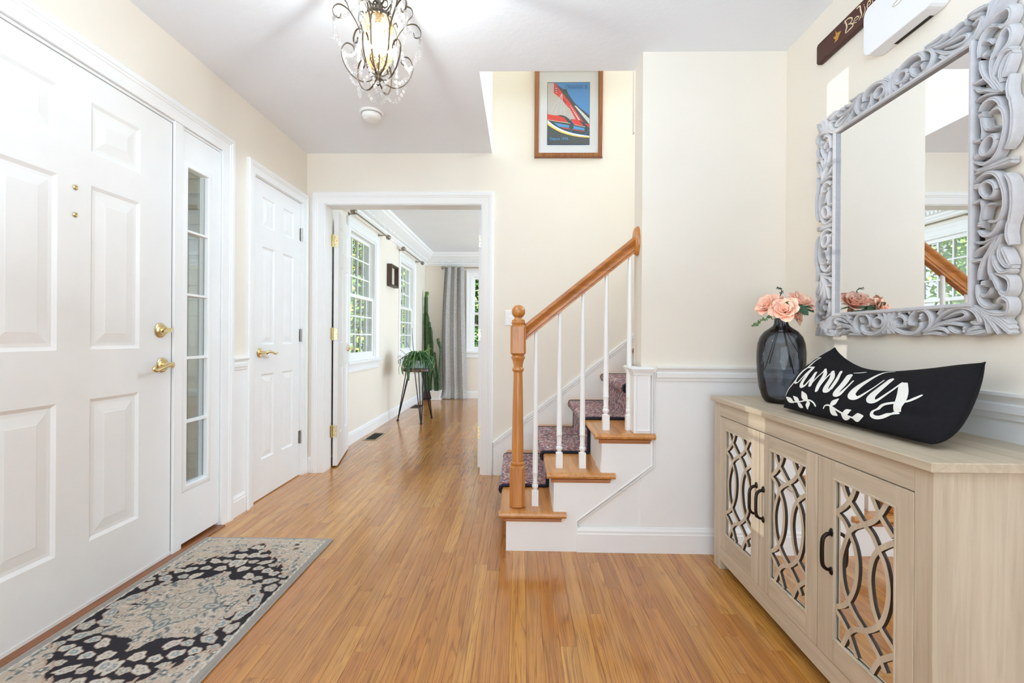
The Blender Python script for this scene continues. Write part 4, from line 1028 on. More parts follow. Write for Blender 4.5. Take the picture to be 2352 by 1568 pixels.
for y0, y1 in ((CY0, CY0 + .049), (CY1 - .058, CY1)):
    MB().box((CX, y0, 0), (CX + .045, y1, CT - .022)).build('corner_post', GREYWOOD_Z, sb, bevel=.0015)
MB().box((CX + .001, CY0 + .049, .695), (CX + .022, CY1 - .058, CT - .022)).build('top_rail', GREYWOOD, sb)
MB().box((CX + .001, CY0 + .049, .045), (CX + .022, CY1 - .058, .108)).build('bottom_rail', GREYWOOD, sb)
MB().box((CX + .03, CY0 + .03, .085), (XR - .02, CY1 - .03, .105)).build('bottom_board', GREYWOOD, sb)
MB().box((XR - .02, CY0 + .03, .06), (XR - .014, CY1 - .03, CT - .03)).build('back_board', GREYWOOD, sb)
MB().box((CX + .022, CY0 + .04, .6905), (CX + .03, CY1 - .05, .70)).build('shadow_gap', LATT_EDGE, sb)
dw = .3355
for k in range(3):
    y1 = CY1 - .0595 - k * (dw + .001); y0 = y1 - dw + .002
    dr_ = bpy.data.objects.new('door', None); COL.objects.link(dr_); dr_.empty_display_size = .05
    dr_.location = Vector((CX, (y0 + y1) / 2, .112)) - sb.location; dr_.parent = sb
    g1 = y1 - .073 if k else y1 - .053; g0 = g1 - .216 if k else y0 + .060
    g0 = y0 + .053; gz0, gz1 = .183, .638
    # stiles and rails
    x0, x1 = CX - .001, CX + .018
    for q0, q1 in ((y0, g0), (g1, y1)): MB().box((x0, q0, .110), (x1, q1, .692)).build('stile', GREYWOOD_Z, dr_, bevel=.001)
    for q0, q1 in ((.110, gz0), (gz1, .692)): MB().box((x0, g0, q0), (x1, g1, q1)).build('rail', GREYWOOD, dr_, bevel=.001)
    MB().usweep(g0, g1, gz0, gz1, [(.006, .0005), (.004, .002), (0, .002), (-.002, -.004)], on_x(CX - .001, -1), closed=True).build('bead', GREYWOOD_Z, dr_)
    MB().box((CX + .0066, g0 - .004, gz0 - .004), (CX + .0106, g1 + .004, gz1 + .004)).build('mirror_glass', MIRROR, dr_)
    # interlaced lattice, light faces and dark sawn edges
    mb = MB(); wdt = .0068
    for li, L_ in enumerate(LATTICE):
        P = bezier([(0, a, b) for a, b in L_], 4)
        sx = (g1 - g0) / .216
        P = [Vector((0, g1 - p.y * sx, gz0 + p.z)) for p in P]
        Q = [p for p in P if g0 - .012 < p.y < g1 + .012 and gz0 - .02 < p.z < gz1 + .02]
        rows = []
        for i, p in enumerate(Q):
            t = (Q[min(i + 1, len(Q) - 1)] - Q[max(i - 1, 0)]).normalized(); nn = Vector((0, -t.z, t.y)) * wdt
            cl = lambda q: (min(max(q.y, g0 - .001), g1 + .001), min(max(q.z, gz0 - .001), gz1 + .001))
            a, b = cl(p + nn), cl(p - nn); e = li * .00004
            rows.append(mb.pts([(CX + .0015 + e, *a), (CX + .0015 + e, *b), (CX + .0064, *b), (CX + .0064, *a)]))
        for a, b in zip(rows, rows[1:]):
            mb.face((a, a + 1, b + 1, b), 0); mb.face((a + 1, a + 2, b + 2, b + 1), 1); mb.face((a + 3, a, b, b + 3), 1)
    mb.build('lattice', [GREYWOOD_Z, LATT_EDGE], dr_)
    # bow handle
    hy = (y0 + .016) if k == 0 else (y1 - .030 if k == 1 else y1 - .062)
    if k == 2: hy = y1 - .062
    zc_ = .428
    mb = MB(); mb.tube(bezier([(CX - .003, hy, zc_ - .052), (CX - .016, hy, zc_ - .050), (CX - .027, hy, zc_ - .036), (CX - .029, hy, zc_), (CX - .027, hy, zc_ + .036), (CX - .016, hy, zc_ + .050), (CX - .003, hy, zc_ + .052)], 5), 1, 10, flat=(.0056, .0045))
    for s_ in (-1, 1): mb.lathe([(.0095, -.0005), (.0095, -.003), (.0065, -.006), (.001, -.0065)], (CX, hy, zc_ + s_ * .056), 16, 'X', sy=1.25)
    mb.build('handle', BRONZE, dr_, smooth=50)

# ------------------------------------------------------------------ carved mirror
mir = thing('wall_mirror', 'rectangular mirror in a carved grey openwork frame over the sideboard', 'mirror', (XR, 1.5635, 1.5075))
FRAME = plain('chalky_grey_paint', lin(194, 193, 196), .6, var=.05, scale=55, bump=.25, bscale=160)
MY0, MY1, MZ0, MZ1 = 1.2935, 1.8335, 1.147, 1.868
MB().box((XR - .016, MY0 - .006, MZ0 - .006), (XR - .012, MY1 + .006, MZ1 + .006)).build('mirror_glass', MIRROR, mir)
MB().box((XR - .011, MY0 - .02, MZ0 - .02), (XR - .001, MY1 + .02, MZ1 + .02)).build('backing', DARK, mir)
mb = MB().usweep(MY0, MY1, MZ0, MZ1, [(-.001, .013), (-.001, .026), (.003, .031), (.009, .032), (.013, .029), (.016, .022), (.016, .004)], on_x(XR, -1), closed=True)
mb.build('inner_moulding', FRAME, mir, smooth=35)
XBK = XR - .003
mb = MB()
for si, (P, w) in enumerate(CARVING):
    Q = bezier([(a, b, 0) for a, b in P], 3 if len(P) < 10 else 2) if len(P) > 2 else [Vector((*p, 0)) for p in P]
    for sy_ in (1, -1):
        for sz_ in (1, -1):
            lift = .0006 * (si % 5)
            n_ = len(Q); rows = []
            for i, p in enumerate(Q):
                t = (Q[min(i + 1, n_ - 1)] - Q[max(i - 1, 0)])
                t = t.normalized() if t.length > 1e-7 else Vector((1, 0, 0)); nn = Vector((-t.y, t.x, 0))
                e = 1.0
                if n_ > 4 and not (P[0] == P[-1]): e = .55 + .45 * min(1, min(i, n_ - 1 - i) / (n_ * .16))
                hw = w * .56 * e; row = []
                for u, hgt in ((-1, .002), (-1, .017), (-.80, .0235), (-.38, .0275), (-.1, .0255), (.1, .0255), (.38, .0275), (.80, .0235), (1, .017), (1, .002)):
                    q = p + nn * hw * u
                    row.append((XBK - hgt * (.85 + .15 * e) - lift, 1.5635 - q.x * sy_, 1.5075 - q.y * sz_))
                rows.append(mb.pts(row))
            for a, b in zip(rows, rows[1:]):
                for k in range(9): mb.face((a + k, a + k + 1, b + k + 1, b + k))
            for a in (rows[0], rows[-1]): mb.face([a + k for k in range(10)])
mb.build('carved_frame', FRAME, mir, smooth=50)

# ------------------------------------------------------------------ wooden word sign and door chime above the mirror
sg = thing('word_sign', 'dark red-brown wooden sign with cream lettering and a gold star', 'sign', (XR, 1.66, 2.26))
SIGN_WOOD = wood('maroon_sign_wood', lin(50, 18, 10), lin(72, 27, 16), lin(84, 34, 22), 'Y', .6, .5, 0)
sy0, sy1, sz0, sz1 = 1.345, 1.966, 2.214, 2.304
c = .010
mb = MB(); mb.prism([(sy0 + c, sz0), (sy1 - c, sz0), (sy1, sz0 + c), (sy1, sz1 - c), (sy1 - c, sz1), (sy0 + c, sz1), (sy0, sz1 - c), (sy0, sz0 + c)], lambda a, b, h: (h, a, b), XR - .001, XR - .020); mb.build('board', SIGN_WOOD, sg, bevel=.003)
LETTER = plain('cream_sign_paint', lin(226, 204, 166), .6, var=.05); GOLD = plain('mustard_sign_paint', lin(190, 138, 48), .6, var=.06)


def ribbon(mb, P, w, x, taper=True):
    Q = bezier([(0, a, b) for a, b in P], 5); n_ = len(Q); rows = []
    for i, p in enumerate(Q):
        t = (Q[min(i + 1, n_ - 1)] - Q[max(i - 1, 0)]).normalized(); nn = Vector((0, -t.z, t.y)) * w * .5
        if taper: nn *= .55 + .45 * math.sin(PI * min(1, max(0, i / (n_ - 1))))
        rows.append(mb.pts([(x, *(p + nn)[1:]), (x, *(p - nn)[1:])]))
    for a, b in zip(rows, rows[1:]): mb.face((a, a + 1, b + 1, b))


mb = MB()
for i, (P, w) in enumerate(SIGN): ribbon(mb, P, w * 1.6, XR - .0203 - .00005 * i)
mb.build('lettering', LETTER, sg)
mb = MB(); i = mb.pts([(XR - .0204, a, b) for a, b in STAR]); mb.face(range(i, i + len(STAR))); mb.build('star', GOLD, sg)
for q in (.006, -.006):
    mb = MB(); ribbon(mb, [(1.955, 2.259 + q * 6), (1.925, 2.259 + q * 6.4), (1.895, 2.259 + q * 6)], .002, XR - .0203); mb.build('scratch_line', DARK, sg)
ch = thing('door_chime', 'white door chime box overlapping the wooden word sign', 'door chime', (XR, 1.51, 2.14))
cy0, cy1, cz0, cz1 = 1.372, 1.652, 2.052, 2.225
r = .030
arc = lambda cx, cz, a0: [(cx + r * math.cos(a0 + i * PI / 10), cz + r * math.sin(a0 + i * PI / 10)) for i in range(6)]
outl = arc(cy1 - r, cz1 - r, 0) + arc(cy0 + r, cz1 - r, PI / 2) + arc(cy0 + r, cz0 + r, PI) + arc(cy1 - r, cz0 + r, 1.5 * PI)
CHIME = plain('white_chime_plastic', lin(238, 239, 242), .4, var=.005)
mb = MB(); mb.prism(outl, lambda a, b, h: (h, a, b), XR - .001, XR - .056); mb.build('housing', CHIME, ch, bevel=.004, bseg=2)
mb = MB(); mb.box((XR - .016, 1.43, cz0 - .0012), (XR - .004, 1.565, cz0 + .003)); mb.build('sound_slot', DARK, ch)
mb = MB()
pts = [(XR - .0565, 1.50 + .022 * math.cos(a), 2.148 + .0065 * math.sin(a)) for a in [i * PI / 8 for i in range(16)]]
mb.tube(pts, .0012, 6, closed=True); mb.build('emblem_ring', plain('champagne_trim', lin(206, 196, 160), .4, .4), ch)

# ------------------------------------------------------------------ lumbar pillow
BLACK_CLOTH = plain('black_cotton', lin(26, 25, 27), .9, var=.12, scale=90, bump=.3, bscale=700, spec=.15)
IVORY = plain('ivory_print', lin(236, 233, 226), .8, var=.02, scale=200)
PBL = (0.975, 1.690, 0.790); PBR = (0.998, 1.120, 0.790); PTL = (1.170, 1.705, 1.012); PTR = (1.228, 1.218, 0.985)


def pillow(s, t, side=1):
    L = lambda a, b, k: tuple(a[i] + (b[i] - a[i]) * k for i in range(3))
    p = L(L(PBL, PBR, s), L(PTL, PTR, s), t)
    e = (1 - abs(2 * s - 1) ** 7.0) * (1 - abs(2 * t - 1) ** 3.0)
    n = (-0.78, -0.0, 0.62) if side > 0 else (0.7, 0.0, -0.5)
    k = max(e, 0) ** .5 * (0.042 if side > 0 else .06)
    dip = 0.078 * t ** 1.5 * (max(0, math.sin(math.pi * s)) ** 0.8) * (1.12 - 0.62 * s)
    pin = (0.060 * math.sin(math.pi * t) if s < .5 else -0.034 * math.sin(math.pi * t ** .55)) * abs(2 * s - 1) ** 3
    return Vector((p[0] + n[0] * k - .25 * dip, p[1] + n[1] * k + pin, max(p[2] + n[2] * k - dip, 0.779)))


def wrinkle(s, t):
    w = .0035 * math.sin(26 * t + 9 * s) * math.exp(-((s - .12) / .10) ** 2) * max(0, t - .45) * 2
    w += -.010 * math.exp(-((t - (.16 + .06 * s)) / .035) ** 2) * max(0, min(1, (s - .62) / .15)) * (1 - max(0, (s - .93) / .07))
    w += .004 * noise.noise(Vector((s * 5, t * 3, .3)))
    return w


def pil(s, t, side=1, up=0.):
    q = pillow(s, t, side)
    edge = min(1, 16 * s * (1 - s)) * min(1, 10 * t * (1 - t))
    return q + Vector((-.78, 0, .62)) * ((wrinkle(s, t) if side > 0 else 0) * edge + up)


pw = thing('lumbar_pillow', 'black lumbar pillow with white script lettering leaning on the right wall', 'pillow', (1.08, 1.41, CT))
# cosine spacing keeps the rounded ends smooth
cs = lambda u: .5 - .5 * math.cos(PI * u)
mb = MB(); mb.grid(lambda u, v: pil(cs(u), cs(v), 1), 60, 34); mb.grid(lambda u, v: pil(cs(u), cs(v), -1), 60, 34)
o = mb.build('cushion', BLACK_CLOTH, pw)
bm = bmesh.new(); bm.from_mesh(o.data); bmesh.ops.remove_doubles(bm, verts=bm.verts, dist=2e-4); bmesh.ops.recalc_face_normals(bm, faces=bm.faces); bm.to_mesh(o.data); bm.free()
o.data.shade_smooth()
mb = MB()
edge = [pil(0, cs(i / 20), 1) for i in range(21)] + [pil(cs(i / 40), 1, 1) for i in range(1, 41)] + [pil(1, 1 - cs(i / 20), 1) for i in range(1, 21)]
mb.tube(edge, .0016, 6); mb.build('seam', BLACK_CLOTH, pw, smooth=60)
mb = MB()
for li, L_ in enumerate(SCRIPT):
    n_ = 7
    Q = bezier([(s, t, w) for s, t, w in L_], n_)
    for end in (0, 1):                                       # rounded stroke ends, run on along the cloth
        if end: Q.reverse()
        if Q[0].z > 3:
            gap = (pil(Q[0].x, Q[0].y) - pil(Q[2].x, Q[2].y)).length
            hw_ = Q[0].z * .00165 * .5; dd = (Q[0] - Q[2]) / max(gap, 1e-6) * hw_
            Q = [Vector((min(.999, max(.001, Q[0].x + dd.x * f)), min(.999, max(.001, Q[0].y + dd.y * f)), max(.3, Q[0].z * math.sqrt(max(0, 1 - f * f))))) for f in (1, .96, .85, .65, .35)] + Q
        if end: Q.reverse()
    pos = [pil(q.x, q.y, 1, .0012 + .00003 * li) for q in Q]; N = len(Q); rows = []
    for i in range(N):
        t = (pos[min(i + 1, N - 1)] - pos[max(i - 1, 0)]); t = t.normalized() if t.length > 1e-9 else Vector((0, -1, 0))
        d_ = 2e-3
        sn = (pil(min(Q[i].x + d_, .999), Q[i].y) - pil(Q[i].x, Q[i].y)).cross(pil(Q[i].x, min(Q[i].y + d_, .999)) - pil(Q[i].x, Q[i].y)).normalized()
        if sn.x > 0: sn = -sn
        nn = t.cross(sn).normalized() * (max(.3, Q[i].z) * .00165 * .5)
        rows.append(mb.pts([pos[i] + nn, pos[i] + sn * .0006, pos[i] - nn]))
    for a, b in zip(rows, rows[1:]): mb.face((a, a + 1, b + 1, b)); mb.face((a + 1, a + 2, b + 2, b + 1))
mb.build('script_print', IVORY, pw)

# ------------------------------------------------------------------ glass vase and roses
VX, VY = 1.085, 1.905
va = thing('glass_vase', 'smoky blue glass bottle vase on the far end of the sideboard', 'vase', (VX, VY, CT))


def vase_glass():
    k = NT('smoky_blue_glass')
    tr = k.n('ShaderNodeBsdfTransparent')
    lw = k.n('ShaderNodeLayerWeight', Blend=.35)
    c = k.ramp(lw.outputs['Facing'], [(0, (.44, .48, .545, 1)), (.5, (.40, .44, .51, 1)), (.8, (.30, .34, .41, 1)), (1, (.14, .165, .21, 1))]); k.l(c, tr.inputs[0])
    gl = k.n('ShaderNodeBsdfGlossy'); gl.inputs['Roughness'].default_value = .02
    nz = k.n('ShaderNodeTexNoise', Scale=6.); b = k.n('ShaderNodeBump', Strength=.12, Distance=.02); k.l(nz.outputs[0], b.inputs['Height']); k.l(b.outputs[0], gl.inputs['Normal'])
    fr = k.n('ShaderNodeFresnel', IOR=1.5)
    mx = k.n('ShaderNodeMixShader'); k.l(k.math('MULTIPLY', fr.outputs[0], 1.0), mx.inputs[0]); k.l(tr.outputs[0], mx.inputs[1]); k.l(gl.outputs[0], mx.inputs[2]); k.l(mx.outputs[0], k.out.inputs['Surface'])
    return k.m


VG = vase_glass()
prof = [(.001, .0004), (.046, .0004), (.060, .006), (.070, .022), (.082, .065), (.088, .12), (.0905, .17), (.0905, .21), (.087, .248), (.078, .275), (.062, .297), (.044, .310), (.031, .320), (.026, .331), (.0255, .346), (.0285, .352), (.0262, .3525)]
mb = MB(); mb.lathe([(r, z + CT) for r, z in prof], (VX, VY, 0), 40, cap=False); mb.build('vessel', VG, va, smooth=60)


def petal_mat():
    k = NT('peach_silk_petal')
    tc = k.n('ShaderNodeTexCoord'); sp = k.n('ShaderNodeSeparateXYZ'); k.l(tc.outputs['Object'], sp.inputs[0])
    nz = k.n('ShaderNodeTexNoise', Scale=60., Detail=2.); k.l(tc.outputs['Object'], nz.inputs['Vector'])
    hgt = k.math('ADD', k.math('MULTIPLY', sp.outputs['Z'], 20.), k.math('MULTIPLY', nz.outputs[0], .3))
    k.l(k.ramp(hgt, [(.05, lin(246, 160, 120)), (.55, lin(251, 184, 150)), (1., lin(253, 208, 184))]), k.p.inputs['Base Color'])
    k.set(Roughness=.75); k.p.inputs['Subsurface Weight'].default_value = .0; k.p.inputs['Sheen Weight'].default_value = .2
    return k.m


PETAL = petal_mat()
LEAF = plain('rose_leaf_green', lin(52, 84, 52), .55, var=.25, scale=60); SPRIG = plain('sprig_green', lin(92, 124, 72), .6, var=.25, scale=80)
STEM = plain('dark_stem', lin(36, 44, 34), .6, var=.15)


def petal_mesh(seed):
    rr = random.Random(seed); ph = rr.random() * 6
    def fn(u, v):
        a = (u - .5) * 1.75; r_ = .40 + .60 * (1 - (1 - v) ** 2)
        wdt = math.sin(PI * min(1, v * .80 + .14)) ** .6
        cup = .5 * v * v
        x = math.sin(a) * wdt * (.42 + .15 * v); z = v * .92 + .04 * math.sin(5 * u + ph) * v
        y = (1 - math.cos(a)) * -.45 * wdt - cup * .0 + .14 * max(0, v - .72) ** 1.0 * 1.4 + .03 * math.sin(9 * u + ph) * v
        return (x, y, z)
    mb = MB(); mb.grid(fn, 8, 7)
    return mb


PMESH = []
for sd_ in range(3):
    q = petal_mesh(sd_).build('petal', PETAL, smooth=180); PMESH.append(q.data); bpy.data.objects.remove(q, do_unlink=True)


def rose(label, c, axis, size, stem_end, npet=20):
    ro = thing('silk_rose', label, 'flower', c, group='silk roses in the glass vase')
    rr = random.Random(int(c[0] * 1e4) + int(c[2] * 1e4)); q = Vector(axis).normalized().to_track_quat('Z', 'Y').to_matrix().to_4x4()
    for i in range(npet):
        f = i / (npet - 1); az = i * 2.399963 + rr.random() * .3
        tilt = .06 + 1.12 * f ** 1.15; sc = size * (.55 + .50 * f); rad = size * (.03 + .20 * f)
        o = bpy.data.objects.new('petal', PMESH[i % 3]); COL.objects.link(o); o.parent = ro
        m = Matrix.Rotation(az, 4, 'Z') @ Matrix.Translation((0, rad, -size * (.32 + .05 * f))) @ Matrix.Rotation(-tilt, 4, 'X') @ Matrix.Diagonal((sc * 1.15, sc, sc * (.98 - .1 * f), 1))
        o.matrix_local = q @ m
        so = o.modifiers.new('thickness', 'SOLIDIFY'); so.thickness = .02
    cv = Vector(c); ax = Vector(axis).normalized()
    mb = MB(); b0 = cv - ax * size * .45
    for k in range(5):
        a = k * 2 * PI / 5; dirv = (q @ Vector((math.cos(a), math.sin(a), -.25))).normalized()
        mb.tube([b0, b0 + dirv * size * .35, b0 + dirv * size * .75 - ax * size * .1], [.006, .006, .0008], 6, flat=(1, .0008, 0), up=ax)
    mb.build('sepal', SPRIG, ro, smooth=60)
    neck = Vector((VX + (cv.x - VX) * .2, VY + (cv.y - VY) * .2, CT + .345))
    mb = MB(); mb.tube(bezier([b0, (b0 + neck) / 2 - Vector((0, 0, .008)), neck, Vector((VX + stem_end[0] * .3, VY + stem_end[1] * .3, CT + .29)), Vector((VX + stem_end[0], VY + stem_end[1], CT + stem_end[2]))], 6), .0019, 6); mb.build('stem', STEM, ro, smooth=60)
    return ro


def leaf(mb, base, tip, w, up=(0, 0, 1), fold=.25):
    b, t = Vector(base), Vector(tip); d_ = t - b; sd__ = d_.cross(Vector(up)); sd__ = sd__.normalized() if sd__.length > 1e-9 else Vector((1, 0, 0)); nn = sd__.cross(d_).normalized(); rows = []
    for i in range(7):
        f = i / 6; wd = w * .5 * math.sin(PI * min(1, .06 + f * .94)) ** .8; p = b + d_ * f - nn * (d_.length * .12 * f * f)
        rows.append(mb.pts([p + sd__ * wd - nn * -wd * fold, p, p - sd__ * wd - nn * -wd * fold]))
    for a, c_ in zip(rows, rows[1:]): mb.face((a, a + 1, c_ + 1, c_)); mb.face((a + 1, a + 2, c_ + 2, c_ + 1))


zt_ = CT + .375
rose('peach silk rose facing front, lowest and centre of the vase bouquet', (1.068, 1.850, 1.164), (-.5, -.85, .35), .060, (.03, -.02, .15))
rose('peach silk rose leaning left at the outer left of the bouquet', (1.030, 1.915, 1.190), (-.8, -.3, .5), .058, (-.055, .02, .14))
rose('largest peach silk rose, upper right of the bouquet beside the mirror', (1.158, 1.885, 1.203), (.2, -.65, .75), .066, (.06, .01, .12))
rose('peach silk rose hanging low at the right under the dark leaves', (1.148, 1.890, 1.142), (.6, -.6, .05), .046, (.065, -.03, .19))
rose('peach silk rose at the back of the bouquet behind the others', (1.095, 1.960, 1.204), (-.05, .3, .95), .052, (-.02, .05, .16))
sp = thing('leaf_sprig', 'dark green rose leaf spray drooping right from the bouquet', 'leaf', (1.10, 1.85, zt_ + .02))
mb = MB(); mb.tube(bezier([(1.09, 1.895, CT + .34), (1.095, 1.86, zt_ + .02), (1.125, 1.845, zt_ + .028), (1.155, 1.84, zt_ + .018)], 5), .0015, 6); mb.build('stem', STEM, sp, smooth=60)
for b, t, w in (((1.098, 1.855, zt_ + .022), (1.068, 1.838, zt_ + .040), .026), ((1.115, 1.848, zt_ + .026), (1.150, 1.825, zt_ - .012), .034), ((1.13, 1.845, zt_ + .028), (1.190, 1.845, zt_ + .002), .024)):
    mb = MB(); leaf(mb, b, t, w, (-.3, -1, .5)); mb.build('leaf', LEAF, sp, smooth=180)
for lab, P, seed in (('small-leaved light green sprig trailing left of the roses', [(1.075, 1.89, CT + .35), (1.03, 1.875, zt_ - .018), (.985, 1.87, zt_ - .035), (.945, 1.865, zt_ - .060)], 3),
                     ('thin dark sprig sticking up behind the upper roses', [(1.09, 1.93, CT + .36), (1.10, 1.945, zt_ + .06), (1.108, 1.945, zt_ + .098), (1.085, 1.935, zt_ + .112)], 5)):
    sp = thing('leaf_sprig', lab, 'leaf', P[1]); rr = random.Random(seed); Q = bezier(P, 8)
    mb = MB(); mb.tube(Q, .0013, 6); mb.build('stem', SPRIG if seed == 3 else STEM, sp, smooth=60)
    for i in range(9, len(Q) - 1):
        for s_ in (-1, 1):
            if seed == 5 and i % 2: continue
            dv = Vector((rr.uniform(-1, 1), rr.uniform(-1, .3), rr.uniform(-1, 1))).normalized() * rr.uniform(.010, .019)
            mb = MB(); leaf(mb, Q[i], Q[i] + dv, .006 if seed == 3 else .004, (0, -1, .4)); mb.build('leaf', SPRIG if seed == 3 else LEAF, sp, smooth=180)

# ------------------------------------------------------------------ floral rug at the door
rug = thing('floral_rug', 'black and beige floral medallion rug in front of the entry door', 'rug', (-1.280, 1.705, 0))
HWX, HLY = .325, .582
NXg, NYg = 222, 388
gx = np.linspace(-HWX, HWX, NXg + 1); gy = np.linspace(-HLY, HLY, NYg + 1)
A, B = np.meshgrid(gx, gy)
_rs = np.random.RandomState(4)


def vnoise(X, Y, f, seed):
    rs = np.random.RandomState(seed); tab = rs.rand(128, 128)
    x, y = X * f + 50, Y * f + 50; i, j = np.floor(x).astype(int), np.floor(y).astype(int); u, v = x - i, y - j
    u, v = u * u * (3 - 2 * u), v * v * (3 - 2 * v); t = lambda a, b: tab[a % 128, b % 128]
    return (t(i, j) * (1 - u) + t(i + 1, j) * u) * (1 - v) + (t(i, j + 1) * (1 - u) + t(i + 1, j + 1) * u) * v


a, b = np.abs(A), np.abs(B)
wob = (vnoise(A, B, 55, 1) - .5) * .020
c3 = lambda q: np.array([lin(*q)[i] for i in range(3)])
BEIGE, BLACKC, TAUPE, CREAMC, GREYB, BLUEG, SLATE = c3((190, 172, 154)), c3((52, 49, 52)), c3((158, 150, 142)), c3((208, 199, 186)), c3((178, 172, 161)), c3((150, 159, 161)), c3((104, 108, 108))
img = np.zeros(A.shape + (3,)); img[:] = BLACKC


def put(mask, col): img[mask] = col


def inpoly(X, Y, P):
    r_ = np.zeros(X.shape, bool); n_ = len(P)
    for i in range(n_):
        (x0, y0), (x1, y1) = P[i], P[(i + 1) % n_]
        if y0 == y1: continue
        cnd = ((y0 > Y) != (y1 > Y)) & (X < (x1 - x0) * (Y - y0) / (y1 - y0) + x0); r_ ^= cnd
    return r_


# flowers scattered over the black field (mirrored in both directions), thin light stems
flw = [(.245, .045, .020, .040, .3), (.205, .105, .030, .022, -.5), (.265, .130, .022, .026, .2), (.165, .205, .020, .016, .2), (.225, .185, .030, .020, .5), (.262, .222, .018, .014, 0), (.115, .215, .018, .026, .6), (.050, .275, .024, .020, .4), (.115, .280, .022, .016, .1), (.170, .262, .024, .018, -.4), (.215, .245, .020, .016, .3), (.060, .335, .020, .015, .2), (.012, .325, .022, .030, 0), (.115, .335, .030, .016, .5), (.165, .315, .018, .013, -.2), (.030, .395, .026, .022, .4), (.082, .392, .022, .015, .1), (.050, .445, .018, .014, .3), (.012, .475, .016, .020, 0), (.232, .285, .014, .012, 0), (.285, .175, .014, .014, 0), (.200, .150, .014, .020, .8), (.262, .008, .02, .022, 0)]
# flip-free: slight left/right difference so the two halves do not look stamped
for fx, fy, rx, ry, rot in flw:
    for sx_ in (1, -1):
        for sy_ in (1, -1):
            jx, jy = (_rs.rand(2) - .5) * .010
            X, Y = A - fx * sx_ - jx, B - fy * sy_ - jy; cr_, sr_ = math.cos(rot * sx_ * sy_), math.sin(rot * sx_ * sy_)
            u, v = (X * cr_ + Y * sr_) / (rx * .98), (-X * sr_ + Y * cr_) / (ry * .98); rad = np.hypot(u, v); ang = np.arctan2(v, u)
            edge_ = 1 + .09 * np.cos(5 * ang + fx * 90) + .10 * np.cos(3 * ang + fy * 70) + wob * 7
            put(rad < edge_ * 1.12, c3((186, 158, 140))); put(rad < edge_, GREYB if (fx * 100) % 2 < 1 else CREAMC * .92)
            put((rad < edge_ * .80) & (np.cos(6 * ang + fx * 50) + wob * 30 > .35), CREAMC); put((rad < .42 + wob * 8), BLUEG if (fy * 100) % 2 < 1 else c3((196, 178, 160))); put(rad < .16, CREAMC); put((np.abs(rad - .50 - wob * 9) < .05), SLATE * 1.25)
# corner spandrels with a stepped edge
bd = .215 + .305 * np.clip(1 - a / .285, 0, 1) ** .95
stp = .014 * np.sign(np.sin(a * 95)) + wob * .8
ss = b - (bd + stp)
spand = ss > 0
put(spand, BEIGE); put((ss > -.006) & (ss < .004), c3((182, 152, 132)))
# medallion
med = inpoly(a + wob * .7, b + wob * .7, [(0, 0), (0, .250), (.022, .225), (.030, .198), (.060, .180), (.150, .172), (.162, .160), (.178, .105), (.205, .07), (.212, .04), (.245, .0)])
medb = inpoly(a * .965 + wob * .7, b * .965 + wob * .7, [(0, 0), (0, .250), (.022, .225), (.030, .198), (.060, .180), (.150, .172), (.162, .160), (.178, .105), (.205, .07), (.212, .04), (.245, .0)])
put(med, c3((176, 146, 126))); put(medb, BEIGE)
both = medb | (spand & (ss > .006))
# scrollwork of fine outlines on the beige grounds
n1 = vnoise(A, B, 46, 2) + .5 * vnoise(A, B, 92, 3); n2 = vnoise(a, b, 60, 5) + .5 * vnoise(a, b, 120, 6)
put(both & (np.abs(n2 - .75) < .045), CREAMC); put(both & (np.abs(n1 - .70) < .022), SLATE * 1.3); put(both & (n2 > 1.02), GREYB); put(both & (n2 > 1.10), SLATE * 1.25)
for k in range(46):                                           # rosettes
    fx, fy = _rs.rand() * .30, _rs.rand() * .56
    for sx_ in (1, -1):
        for sy_ in (1, -1):
            rad = np.hypot(A - fx * sx_, B - fy * sy_) / .010; ang = np.arctan2(B - fy * sy_, A - fx * sx_)
            m_ = both & (rad < 1 + .25 * np.cos(5 * ang)); put(m_, SLATE * 1.15); put(both & (rad < .55), CREAMC)
# blue-grey quatrefoil star in the middle
rad = np.hypot(A, B); ang = np.arctan2(b, a)
st = (a / .150) ** .85 + (b / .165) ** .85 + wob * 6
star = st < 1.0
put(star, BLUEG * .95); put(star & (np.abs(st - .975) < .022), SLATE * 1.4)
core = (a / .118) ** 1.3 + (b / .128) ** 1.3 + wob * 9
put(core < 1, c3((182, 170, 154))); put(np.abs(core - 1) < .035, SLATE * 1.4); put((core < .9) & (np.abs(n1 - .72) < .04), SLATE * 1.2); put((core < .9) & (np.abs(n2 - .7) < .05), CREAMC); put(rad < .018, BEIGE); put(np.abs(rad - .02) < .0025, SLATE * 1.4)
for fx, fy, rx, ry in ((.105, 0, .030, .018), (0, .115, .018, .032)):
    e = np.hypot((a - fx) / rx, (b - fy) / ry) + wob * 8; put(star & (e < 1), GREYB); put(star & (np.abs(e - 1) < .12), SLATE * 1.35); put(star & (e < .4), SLATE * 1.5)
